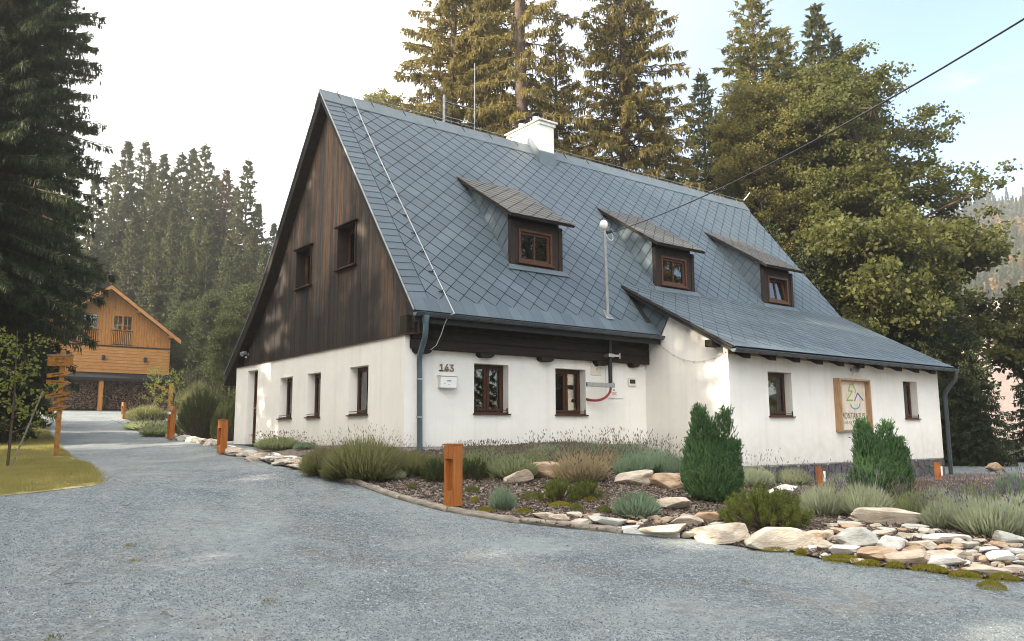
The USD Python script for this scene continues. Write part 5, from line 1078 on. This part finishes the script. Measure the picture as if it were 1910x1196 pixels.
for i, (px, dep, top, lab) in enumerate([(325, 66, 520, "dark young spruce right of the wooden house eave"), (372, 58, 560, "dark young spruce behind the mountain pine"), (415, 66, 500, "dark young spruce behind the leafy trees"), (130, 62, 480, "dark spruce left of the wooden house"), (85, 58, 450, "dark spruce behind the signpost and big spruce")]):
    tree(sp_dark, "young_spruce", px, dep, lab, "spruce", top=top, H=14, rz=i, wide=1.2)
# behind the cottage
tree(sp_tall, "spruce_tree", 842, 36, "golden brown spruce left of the bare trunked one behind the ridge", "spruce", sc=.84, rz=.3, wide=1.15)
tree(sp_tall, "spruce_tree", 905, 40, "golden spruce behind the aerial mast", "spruce", sc=.92, rz=1.7, wide=1.2)
tree(sp_open, "spruce_tree", 975, 33.5, "tall open spruce with a bare dark trunk above the chimney", "spruce", sc=.92, rz=.9)
tree(sp_tall, "spruce_tree", 1180, 36, "broad green gold spruce right of the chimney", "spruce", sc=.88, rz=2.6, wide=1.15)
tree(sp_tall, "spruce_tree", 1110, 46, "spruce between the two tall ones behind the ridge", "spruce", sc=.58, rz=4.0)
tree(sp_tall, "spruce_tree", 1045, 41, "golden spruce filling in right of the bare trunk", "spruce", sc=.66, rz=3.1, wide=1.2)
tree(sp_tall, "spruce_tree", 775, 44, "small golden spruce left of the aerial mast", "spruce", sc=.58, rz=5.1, wide=.9)
tree(sp_tall, "spruce_tree", 1245, 43, "lower green gold spruce beside the larch", "spruce", sc=.60, rz=2.1, wide=1.1)
tree(larch, "larch_tree", 1334, 42, "feathery grey green larch right of the broad spruce", "larch", top=85, H=20)
tree(sp_green, "spruce_tree", 1440, 43, "tall golden green spruce above the roof end", "spruce", sc=.88, rz=.6, wide=1.55)
tree(sp_green, "spruce_tree", 1500, 47, "green spruce rising behind the maple at its left", "spruce", sc=.86, rz=1.6, wide=1.4)
tree(sp_green, "spruce_tree", 1660, 50, "green spruce mostly hidden behind the big maple", "spruce", sc=.80, rz=2.6, wide=1.3)
tree(sp_green, "spruce_tree", 1290, 46, "green spruce between the broad spruce and the larch", "spruce", sc=.55, rz=3.6, wide=1.2)
tree(birch, "birch_tree", 1440, 39, "yellowing leafy tree in front of the golden green spruce", "tree", top=50, H=23, rz=.6, wide=.95)
tree(sp_slim2, "spruce_tree", 1568, 47, "dark spruce tip rising behind the maple", "spruce", top=-60, H=30, rz=1.0, wide=1.3)
tree(sp_slim, "spruce_tree", 1605, 48, "second dark spruce tip right behind the maple", "spruce", top=15, H=30, rz=2.0)
tree(maple, "maple_tree", 1640, 39, "big spreading maple with pale sunlit leaves at right", "maple", top=48, H=20.6, rz=.2, wide=1.08)
tree(maple, "maple_tree", 1530, 44, "maple behind the end of the roof, left of the big one", "maple", top=62, H=20.6, rz=2.5, wide=.95)
tree(maple_low, "maple_bush", 1640, 31.5, "low maple with cream lit leaves above the extension roof", "maple", top=345, H=9.4, rz=.5)
tree(maple_low, "maple_bush", 1800, 36, "low maple crown at the right before the hill", "maple", top=375, H=9.4, rz=2.5, wide=1.15)
tree(maple_low, "maple_bush", 1590, 29.0, "small maple branch cluster beside the roof end", "maple", top=560, H=9.4, rz=1.5, wide=.8)
tree(golden_bush, "golden_tree", 704, 58, "round golden tree crown peeking over the left of the ridge", "tree", top=128, H=27.2, wide=1.05)
for i, (px, dep, top, lab) in enumerate([(1455, 34, 395, "dark spruce right behind the roof end"), (1520, 33, 430, "dark spruce beside the third dormer"), (1700, 31, 430, "dark spruce behind the corner downpipe"), (1770, 32, 470, "wide dark spruce at the gravel path end"), (1812, 30, 560, "dark spruce left of the pale house"), (1965, 33, 500, "dark spruce cut by the right edge"), (1630, 34, 455, "dark spruce over the extension roof"), (1380, 38, 330, "dark spruce between larch and yellow tree"), (1265, 40, 300, "dark spruce low behind the ridge"), (1740, 30, 620, "low dark spruce right of the extension"), (1820, 29.5, 690, "bushy young spruce by the boulder on the path"), (1770, 38, 520, "shaded spruce in the second row at right")]):
    tree(sp_dark, "dark_spruce", px, dep, lab, "spruce", top=top, H=14, rz=i * 1.1, wide=1.22)
# spruces outside the frame, left of the drive and behind the camera
OUT = [(-17, -2, .95), (-19, 3.5, .70), (-16.5, 7.0, .90), (-22, 10, .72), (-17.0, 12.5, .80), (-24, 5.5, .84), (-18.5, -6.5, .75), (-23, -10, 1.1), (-27, 1, .95), (-13.5, 22.5, .7), (-21, 20, .6), (-26, -16, .9), (-29, 9, .8), (-15, 30, .7), (-22, 33, .7), (-32, -4, 1),
       (-19, -27, .7), (-9, -33, .85), (1, -31, .75), (10, -34, .95), (19, -31, .8), (29, -30, .9), (38, -27, .95), (-30, -24, 1), (15, -42, 1), (-3, -42, 1), (27, -40, 1)]
for i, (x, y, s) in enumerate(OUT):
    tree((sp_tall, sp_slim2)[i % 2] if y < -20 else (sp_big, sp_slim)[i % 2], "spruce_tree", 0, 0, "spruce outside the picture, %s" % ("behind the viewer" if y < -20 else "left of the drive"), "spruce", "spruces around the clearing", base=(x, y), sc=s, rz=i * .9)

# ------------------------------------------------------------------ shrubs and bedding plants
lv1 = proto("lavender"); mound(lv1, 1, .42, .42, 2600, lav_g, 190, stalk_m, bw=.016)
lv2 = proto("silver_lavender"); mound(lv2, 2, .42, .40, 2600, lav_s, 60, purple, bw=.015, fh=1.45)
lv3 = proto("dry_lavender"); mound(lv3, 3, .42, .40, 2200, lav_d, 260, stalk_m, bw=.014, fh=1.3)
hea = proto("heather"); mound(hea, 4, .62, .62, 5200, lav_o, 420, stalk_m, bw=.017, fh=1.25, spread=.95, fsize=.035)
fes = proto("blue_grass"); mound(fes, 5, .42, .45, 2400, fescue, 90, stalk_m, bw=.014, fh=1.45, spread=.6)
lvd = proto("dark_lavender"); mound(lvd, 6, .36, .36, 1800, fescue, 60, stalk_m, bw=.013, fh=1.2, spread=.7)
mg1 = proto("dwarf_pine"); mugo(mg1, 1, .5, .42, 85, mugo_m)
mg2 = proto("dwarf_pine"); mugo(mg2, 2, .5, .45, 90, mugo_d)
mg3 = proto("mountain_pine"); mugo(mg3, 3, 1.3, 1.45, 420, mugo_d, 60, .10)
mg4 = proto("large_dwarf_pine"); mugo(mg4, 4, .7, .50, 210, mugo_m, 70, .07)
fl1 = proto("cypress"); flame(fl1, 1, .56, 1.42, [(-.22, 0, 2.02), (.34, .05, 1.96), (-.24, 0, 1.95), (.05, .2, 1.35), (-.40, -.05, 1.25), (.50, 0, 1.2), (.02, -.1, 1.25)], 10000, juniper)
fl2 = proto("cypress"); flame(fl2, 2, .58, 1.35, [(-.36, 0, 1.9), (.22, .05, 1.86), (.42, 0, 1.45), (-.1, .2, 1.3), (.52, 0, 1.2), (-.34, 0, 1.8)], 9000, juniper)
def plant(pr, name, px, base_y, w, top, pw, ph, label, cat, group=None, dep=None, rz=None, lift=0.0):
    """stands a plant on the bed so that it spans w picture points and reaches the picture height top"""
    p = gat(px, dep) if dep else gp(px, base_y)
    d = dep_of(p); s = d / FPX
    zt = (CAM + ray(px, top - 5) * d)[2]; h = max(zt - p[2], .05)
    return copy(pr, name, label, cat, group, p - Z * .02 + Z * lift, rz if rz is not None else (px * .37) % 6.28, (w * s / (2 * pw), w * s / (2 * pw), h / ph))
DP = lambda n: dict(dep=n)
plant(hea, "heather_shrub", 678, 890, 150, 812, .66, .62, "large rounded olive heather bush below the gable corner", "shrub")
plant(hea, "heather_shrub", 598, 884, 76, 832, .66, .62, "small brownish heather at the left end of the bed", "shrub")
plant(hea, "heather_shrub", 768, 884, 96, 838, .66, .62, "brown green heather between big heather and dwarf pine", "shrub")
plant(hea, "heather_shrub", 640, 878, 70, 835, .66, .62, "low heather in front of the plaster behind the big bush", "shrub")
plant(lv2, "silver_herb", 730, 893, 56, 872, .42, .40, "small silvery herb at the foot of the big heather", "plant")
plant(mg2, "dwarf_pine", 812, 897, 62, 856, .52, .45, "dark dwarf pine left behind the nearest post lamp", "dwarf pine")
plant(mg2, "dwarf_pine", 882, 894, 66, 855, .52, .45, "dark dwarf pine right behind the nearest post lamp", "dwarf pine")
plant(lv1, "lavender", 955, 893, 100, 848, .44, .42, "pale green lavender left of the knobbly pink boulder", "lavender")
plant(lv1, "lavender", 905, 880, 90, 838, .44, .42, "faded lavender against the plinth behind the dwarf pines", "lavender")
plant(lv3, "lavender", 1085, 898, 112, 842, .44, .40, "dry straw coloured lavender above the bright dwarf pine", "lavender")
plant(lv3, "lavender", 860, 872, 70, 838, .44, .40, "thin dry lavender behind the nearest post lamp", "lavender")
for i, (px, by, w, top, lab) in enumerate([(1025, 868, 90, 826, "blue green tuft against the front wall left of the inner corner"), (1100, 866, 96, 822, "blue green tuft below the fuse box"), (1165, 872, 100, 824, "blue green tuft in the inner wall corner"), (1225, 882, 96, 836, "soft blue green tuft left of the tall cypress"), (1180, 888, 80, 846, "low green tuft behind the flat cream boulder"), (1265, 892, 60, 850, "dull green tuft touching the tall cypress")]):
    plant(fes, "grass_tuft", px, by, w, top, .44, .45, lab, "grass tuft")
plant(mg1, "dwarf_pine", 1040, 935, 84, 893, .54, .42, "bright dwarf pine behind the yellow moss, left half", "dwarf pine")
plant(mg1, "dwarf_pine", 1092, 930, 74, 896, .54, .42, "bright dwarf pine beneath the dry lavender, right half", "dwarf pine")
plant(lvd, "lavender", 936, 950, 56, 905, .38, .36, "small dark lavender alone on the bark mulch", "lavender")
plant(lvd, "lavender", 1186, 962, 98, 914, .38, .36, "grey lavender before the tilted cream slab", "lavender")
plant(lv2, "lavender", 1408, 908, 76, 868, .44, .40, "silver lavender right of the tall cypress", "lavender")
plant(mg4, "large_dwarf_pine", 1428, 980, 190, 910, .76, .50, "largest dwarf pine behind the broad cream stone", "dwarf pine")
plant(lv2, "lavender", 1535, 960, 92, 900, .44, .40, "silver lavender right of the largest dwarf pine", "lavender")
plant(lv2, "lavender", 1612, 962, 104, 896, .44, .40, "silver lavender in front of the pointed cypress", "lavender")
plant(lv2, "lavender", 1790, 975, 96, 916, .44, .40, "silver lavender beside the long tan boulder", "lavender")
plant(lv2, "lavender", 1850, 998, 130, 920, .44, .40, "big silver lavender above the right stones", "lavender")
plant(lv2, "lavender", 1915, 985, 110, 912, .44, .40, "silver lavender cut by the right edge", "lavender")
plant(lv2, "lavender", 1745, 950, 80, 905, .44, .40, "purple tipped lavender before the tagged post", "lavender")
plant(lv3, "lavender", 1705, 940, 60, 905, .44, .40, "dry lavender right of the pointed cypress", "lavender")
plant(lvd, "lavender", 1890, 925, 70, 880, .38, .36, "dark lavender at the edge of the gravel path", "lavender")
plant(fl1, "cypress_bush", 1330, 934, 104, 760, .58, 2.0, "tall egg shaped cypress with two flame tips by the white corner", "cypress", rz=-YAW)
plant(fl2, "cypress_bush", 1646, 946, 104, 785, .60, 1.9, "pointed cypress leaning right under the wooden sign", "cypress", rz=-YAW)
plant(mg3, "mountain_pine", 378, 0, 108, 722, 1.35, 1.5, "big dark mountain pine left of the cottage door", "pine shrub", dep=29)
plant(mg3, "mountain_pine", 420, 0, 60, 745, 1.35, 1.5, "dark mountain pine close to the cottage door", "pine shrub", dep=27)
plant(hea, "juniper_shrub", 368, 0, 70, 708, .66, .62, "spiky green shrub rising behind the mountain pine", "shrub", dep=34)
plant(hea, "juniper_shrub", 272, 0, 74, 758, .66, .62, "low creeping green shrub beside the far post lamp", "shrub", dep=42)
plant(lv1, "ground_cover", 285, 0, 110, 786, .44, .42, "pale green ground cover on the bank by the drive", "ground cover", dep=35)
plant(lv1, "ground_cover", 300, 0, 80, 795, .44, .42, "pale green ground cover nearer the second post lamp", "ground cover", dep=31)
plant(lv1, "lavender", 520, 0, 90, 815, .44, .42, "thin lavender against the gable under the small window", "lavender", dep=19.0)
plant(lvd, "lavender", 572, 0, 50, 826, .38, .36, "short blue green lavender by the gable wall", "lavender", dep=18.0)
for i, (px, by, w, top, k, lab) in enumerate([(1480, 905, 70, 872, 1, "low silver lavender against the dark plinth"), (1575, 925, 80, 880, 1, "silver lavender between low post and pointed cypress"), (1700, 965, 70, 915, 0, "grey green lavender behind the long tan boulder"), (1760, 985, 80, 930, 1, "silver lavender right of the long tan boulder"), (1820, 950, 90, 900, 0, "grey green lavender before the path boulder"), (1885, 1000, 90, 935, 1, "silver lavender spilling over the rightmost stones"),
        (1130, 875, 90, 835, 2, "dry lavender behind the flat cream boulder"), (990, 880, 80, 838, 0, "grey green lavender behind the brown boulder"), (1050, 872, 80, 836, 2, "dry stalky lavender below the second front window"), (910, 868, 90, 834, 0, "grey green lavender below the first front window"), (1210, 872, 70, 835, 0, "grey green lavender along the white side wall"), (735, 878, 80, 836, 3, "olive heather just right of the big bush"), (700, 895, 90, 842, 3, "olive heather skirt of the big bush at right"), (640, 893, 80, 846, 3, "olive heather skirt of the big bush at left"), (825, 880, 60, 848, 3, "brown heather left of the nearest post lamp")]):
    plant((lv1, lv2, lv3, hea)[k], ("lavender", "lavender", "lavender", "heather_shrub")[k], px, by, w, top, (.44, .44, .44, .66)[k], (.42, .40, .40, .62)[k], lab, "shrub" if k == 3 else "lavender")
# tall single stalks
stl = proto("thin_stalks"); rng_ = np.random.default_rng(4); n_ = 26
Pq = np.column_stack([rng_.normal(0, .16, n_), rng_.normal(0, .16, n_), np.zeros(n_)]); Dq = unit(np.column_stack([rng_.normal(0, .16, n_), rng_.normal(0, .16, n_), np.ones(n_)])); Lq = rng_.uniform(.45, .8, n_)
part("stalks", blades(Pq, Dq, Lq, .006, rng_, False), lav_g, stl, kind="stuff"); part("flower_heads", blades(Pq + Dq * Lq[:, None] * .9, Dq, .05, .016, rng_), purple, stl, kind="stuff")
for px, by, top, lab in ((1560, 958, 872, "thin purple tipped stalks before the plinth"), (1690, 955, 885, "few bent purple stalks right of the pointed cypress"), (1425, 905, 836, "thin bare stalks right of the tall cypress"), (1880, 985, 885, "purple tipped stalks at the right edge"), (1815, 960, 890, "purple tipped stalks before the gravel path")):
    plant(stl, "flower_stalks", px, by, 60, top, .35, .75, lab, "flowers")
# moss and sedum cushions
ms = proto("moss"); rng_ = np.random.default_rng(7); n_ = 1500; a_ = rng_.uniform(0, 6.28, n_); r_ = np.sqrt(rng_.random(n_))
part("cushion", blades(np.column_stack([np.cos(a_) * r_ * .5, np.sin(a_) * r_ * .5, .06 * (1 - r_ ** 2)]), unit(rng_.normal(0, .5, (n_, 3)) + Z), .035, .013, rng_), moss_m, ms, kind="stuff")
sd_ = proto("sedum"); part("cushion", blades(np.column_stack([np.cos(a_) * r_ * .5, np.sin(a_) * r_ * .5, .08 * (1 - r_ ** 2)]), unit(rng_.normal(0, .6, (n_, 3)) + Z), .04, .018, rng_), sedum_m, sd_, kind="stuff")
for px, py, w, pr_, lab in [(1045, 945, 46, ms, "yellow moss cushion in front of the bright dwarf pine"), (1100, 935, 36, ms, "thin yellow moss right of the bright dwarf pine"), (977, 958, 36, ms, "yellow green moss behind the log edging"), (1128, 955, 36, sd_, "green sedum above the cream edging stones"), (905, 955, 34, ms, "moss patch right of the nearest post lamp"),
                            (885, 936, 30, ms, "small moss patch left of the nearest post lamp"), (880, 918, 34, sd_, "grey green sedum on the mulch by the post lamp"), (990, 930, 50, sd_, "green sedum mat below the pink boulder"), (768, 912, 24, sd_, "little pale sedum on the mulch near the log edging"), (1075, 952, 30, sd_, "sedum in front of the log edging stones"),
                            (1440, 1028, 60, ms, "yellow moss along the foot of the broad cream stone"), (1495, 1036, 36, ms, "moss tuft between the two largest edging stones"), (1570, 1047, 76, ms, "yellow moss strip below the pale edging stones"), (1620, 1056, 60, ms, "thin moss under the reddish edging stone"), (1670, 1060, 50, ms, "moss beneath the striped edging stone"), (1735, 1066, 70, ms, "moss strip left of the dark red edging stone"), (1800, 1078, 80, ms, "moss strip under the dark red edging stone"), (1870, 1083, 60, ms, "moss at the right end of the edging"), (1720, 972, 26, sd_, "bright sedum right of the long tan boulder"), (1850, 1098, 70, ms, "thin moss creeping into the gravel at right")]:
    p = gp(px, py); s = w * dep_of(p) / FPX; copy(pr_, "moss_patch" if pr_ is ms else "sedum_patch", lab, "moss" if pr_ is ms else "sedum", None, p, px * .7, (s, s * .7, .9))
# young trees
sap = proto("sapling"); rng_ = np.random.default_rng(17); T_ = []; C_ = []
for i in range(15):
    z = .7 + i * .13; a = i * 2.4; l = .75 * (1 - .5 * i / 15); q = np.array([math.cos(a) * l, math.sin(a) * l, z + .35 * l]); T_.append(tube([(0, 0, z), q], [.012, .005], 4)); C_ += [np.array([0, 0, z]) * (1 - f) + q * f for f in (.35, .55, .75, .95, 1.05)]
C_ = np.array(C_); k_ = rng_.integers(0, len(C_), 620)
part("trunk", tube([(0, 0, -.1), (.03, 0, 1.2), (0, .03, 2.7)], [.03, .022, .008], 6), twig_m, sap); part("twigs", cat_(T_), twig_m, sap, kind="stuff")
part("leaves", blades(C_[k_] + rng_.normal(0, .07, (620, 3)), unit(rng_.normal(size=(620, 3)) + [0, 0, -.3]), rng_.uniform(.06, .12, 620), .055, rng_), sapling_leaf, sap, kind="stuff")
plant(sap, "sapling", 18, 0, 150, 610, .8, 2.75, "young leafy sapling on the lawn at the left edge", "young tree", dep=17.0)
plant(sap, "sapling", 284, 0, 50, 684, .8, 2.75, "pale young tree before the firewood, left of two", "young tree", dep=44)
plant(sap, "sapling", 322, 0, 46, 690, .8, 2.75, "pale young tree at the right end of the firewood", "young tree", dep=43)
single("sapling_stake", tube([gat(24, 16.8), gat(24, 16.8) + Z * 1.6 + RX * .55], .018, 6), grey_log, "thin leaning stake tied to the sapling on the lawn", "stake")

# ------------------------------------------------------------------ grass, gravel and bark as countless pieces
def scatter(name, label, protos, pos, yaw, scale, kind="stuff", tilt=None):
    pi = UsdGeom.PointInstancer.Define(stage, numbered("/World", name)); path = str(pi.GetPath())
    rel = pi.CreatePrototypesRel(); n = len(pos)
    for i, (mesh_, mt) in enumerate(protos):
        pp_ = f"{path}/piece_{i:03d}" if i else f"{path}/piece"; usdkit.mesh(stage, pp_, mesh_, mt); rel.AddTarget(pp_)
    r3 = np.random.default_rng(n)
    pi.CreateProtoIndicesAttr(Vt.IntArray.FromNumpy(r3.integers(0, len(protos), n).astype(np.int32)))
    pi.CreatePositionsAttr(Vt.Vec3fArray.FromNumpy(pos.astype(np.float32)))
    ax = np.zeros((n, 3)); ax[:, 2] = 1
    if tilt is not None: ax = unit(ax + r3.normal(0, tilt, (n, 3)))
    h = yaw / 2; q = np.column_stack([np.cos(h), ax * np.sin(h)[:, None]])
    pi.CreateOrientationsAttr(Vt.QuathArray([Gf.Quath(float(a), float(b), float(c), float(d)) for a, b, c, d in q]))
    pi.CreateScalesAttr(Vt.Vec3fArray.FromNumpy(np.column_stack([scale] * 3).astype(np.float32) if np.ndim(scale) == 1 else scale.astype(np.float32)))
    keys(pi.GetPrim(), label, name.replace("_", " "), None, kind)
r3 = np.random.default_rng(77)
# gravel: density falls with distance
N_ = 150000; dd = 4.6 + 9.5 * r3.random(N_) ** 1.6; aa = r3.uniform(-36, 36, N_) * math.pi / 180 + YAW
gx_, gy__ = CAM[0] + dd * np.sin(aa) / np.cos(aa - YAW) , CAM[1] + dd * np.cos(aa) / np.cos(aa - YAW)
ok = shapely.contains_xy(drive_poly, gx_, gy__) & ~shapely.contains_xy(bed_poly, gx_, gy__) & ~shapely.contains_xy(lawn_poly, gx_, gy__)
den = meshkit.fbm(np.column_stack([gx_ * .5 + gy__ * .3, gy__ * .9, 0 * gx_]), 3); ok &= r3.random(N_) < np.clip((den - .30) * 2.6, .08, 1)
gx_, gy__ = gx_[ok], gy__[ok]
pebs = []
for i in range(6):
    k = trimesh.creation.icosphere(subdivisions=0); P_ = np.array(k.vertices) * r3.uniform(.6, 1.0, (12, 1)) * [1, .75, .5]; pebs.append((trimesh.convex.convex_hull(P_), pebble_m[[0, 1, 0, 1, 0, 2][i]]))
sc_ = np.exp(r3.normal(math.log(.0072), .34, len(gx_))); scatter("gravel", "loose grey gravel stones lying on the driveway", pebs, np.column_stack([gx_, gy__, G(gx_, gy__) + .003]), r3.uniform(0, 6.28, len(gx_)), np.clip(sc_, .004, .024), tilt=.35)
# bark chips
N_ = 60000; b0 = bed_poly.bounds; cx_, cy_ = r3.uniform(b0[0], min(b0[2], 12), N_), r3.uniform(b0[1], 1, N_); ok = shapely.contains_xy(bed_poly, cx_, cy_); cx_, cy_ = cx_[ok], cy_[ok]
chips = [(trimesh.convex.convex_hull(np.array(trimesh.creation.box([1, .42, .16]).vertices) * r3.uniform(.7, 1.1, (8, 3))), m_) for m_ in (chip_m, grey_log, twig_m, chip_m, bark)]
scatter("bark_chips", "bark mulch chips between the bedding plants", chips, np.column_stack([cx_, cy_, bed_h(cx_, cy_) + .012]), r3.uniform(0, 6.28, len(cx_)), r3.uniform(.03, .075, len(cx_)), tilt=.45)
# lawn blades
tuft = []
for i in range(3):
    n_ = 26; P_ = np.column_stack([r3.normal(0, .04, n_), r3.normal(0, .04, n_), np.zeros(n_)]); tuft.append((blades(P_, unit(r3.normal(0, .42, (n_, 3)) + Z), r3.uniform(.03, .075, n_), .008, r3, False), grass_m))
lb = lawn_poly.bounds; N_ = 60000; lx, ly = r3.uniform(lb[0], lb[2], N_), r3.uniform(lb[1], 30, N_); ok = shapely.contains_xy(lawn_poly, lx, ly) & (lx > -10); lx, ly = lx[ok], ly[ok]
scatter("grass", "short grass blades of the lawn, sunlight painted into their colour", tuft, np.column_stack([lx, ly, G(lx, ly) + .02]), r3.uniform(0, 6.28, len(lx)), r3.uniform(.7, 1.5, len(lx)))
# weeds in the gravel
wd = [(join(blades(np.zeros((30, 3)) + r3.normal(0, .05, (30, 3)) * [1, 1, 0], unit(r3.normal(0, .7, (30, 3)) + Z), .05, .012, r3)), sedum_m)]
wp_ = [gmarch(x, y, G) for x, y in ((232, 944), (240, 1020), (250, 1048), (500, 1124), (98, 1192), (1390, 1086))]
for p, lab in zip(wp_, ["weed tuft in the gravel near the lawn tip", "small weed in the left gravel", "browned weed in the left gravel", "weed tuft in the middle of the lower gravel", "weed cut by the bottom edge at left", "weed in the gravel below the broad cream stone"]):
    part("blades", (wd[0][0][0] * r3.uniform(.4, .75), wd[0][0][1]), lav_o, thing("weed", lab, "weed", None, p), kind="stuff")
# twigs and pale stones lying on the gravel
for (a, b), lab in (((( 92, 1075), (112, 1067)), "short pale twig on the left gravel"), (((120, 1092), (176, 1090)), "long pale twig on the left gravel"), (((303, 1143), (322, 1152)), "brown twig on the lower gravel")):
    A, C = gmarch(*a, G), gmarch(*b, G); single("twig", tube([A + Z * .012, (A + C) / 2 + Z * .025, C + Z * .012], [.007, .006, .004], 5), grey_log, lab, "twig")

# ------------------------------------------------------------------ wooded hill far right
hx = np.linspace(150, 620, 40); hy = np.linspace(-140, 520, 50); HX, HY = np.meshgrid(hx, hy, indexing="ij")
HZ = 112 * np.exp(-((HX - 460) / 190) ** 2) * (0.80 + .35 * meshkit.fbm(np.stack([HX * .006, HY * .006, HX * 0], -1), 3)) * (1 / (1 + np.exp((HY - 330) / 60))) - 4
idx = np.arange(HX.size).reshape(HX.shape); F = np.stack([idx[:-1, :-1], idx[1:, :-1], idx[1:, 1:], idx[:-1, 1:]], -1).reshape(-1, 4)
p_ = usdkit.mesh(stage, numbered("/World", "hill"), (np.stack([HX, HY, HZ], -1).reshape(-1, 3), F), hill_m, True); keys(p_.GetPrim(), "wooded hill in the far right distance", None, None, "structure")
def lowtree(seed, H, R, m_, con):
    r4 = np.random.default_rng(seed); n = 700
    if con: u = r4.random(n) ** .8; rad = R * (1 - u) * r4.uniform(.4, 1.1, n); zz = H * (.08 + .92 * u); a = r4.uniform(0, 6.28, n); P_ = np.column_stack([np.cos(a) * rad * .3, np.sin(a) * rad * .3, zz]); D_ = unit(np.column_stack([np.cos(a), np.sin(a), np.full(n, -.35)])); return (blades(P_, D_, np.maximum(rad, .4), .7, r4), m_)
    d = unit(r4.normal(size=(n, 3))); P_ = d * r4.uniform(.6, 1, (n, 1)) * [R, R, H * .42] + [0, 0, H * .55]; return (blades(P_, unit(r4.normal(size=(n, 3))), 1.3, 1.1, r4), m_)
orange_leaf = leafy("autumn_leaves", (0.10, 0.055, 0.015), (0.19, 0.105, 0.03), (0.26, 0.16, 0.05), .3)
hp = [lowtree(5, 19, 3.4, needle_far, True), lowtree(6, 13, 4.4, leafy("hill_green_leaves", (.04, .045, .016), (.085, .085, .03), (.14, .125, .045), .3), False), lowtree(1, 20, 3.6, needle_far, True), lowtree(2, 17, 3.2, needle, True), lowtree(3, 14, 4.6, leafy("hill_leaves", (.05, .05, .02), (.11, .10, .035), (.17, .14, .05), .3), False), lowtree(4, 13, 4.4, orange_leaf, False)]
from scipy.interpolate import RegularGridInterpolator
hf_ = RegularGridInterpolator((hx, hy), HZ); N_ = 7000; qx, qy = r3.uniform(190, 600, N_), r3.uniform(-130, 330, N_)
qz = hf_(np.column_stack([qx, qy])); scatter("hill_forest", "mixed green and autumn orange forest covering the far hill", hp, np.column_stack([qx, qy, qz - .3]), r3.uniform(0, 6.28, N_), r3.uniform(.75, 1.3, N_))

# ------------------------------------------------------------------ air
hz_ = mat("haze_look", {"v": ("principled_volume", {"color": (0.97, 0.96, 0.94), "density": 0.00055, "anisotropy": 0.55})}, [], surface=None) if False else usdkit.material(stage, "/World/Looks/haze_look", {"v": ("principled_volume", {"color": (0.97, 0.96, 0.94), "density": 0.00055, "anisotropy": 0.55})}, [], volume="v.volume")
zlo, zhi = float(min(ZZ.min(), HZ.min())) - 1.0, float(HZ.max()) + 26
hb = usdkit.mesh(stage, "/World/haze", B(-162, 645, -155, 565, zlo, zhi), hz_); keys(hb.GetPrim(), "thin summer haze in the valley air", "haze", None, "stuff")
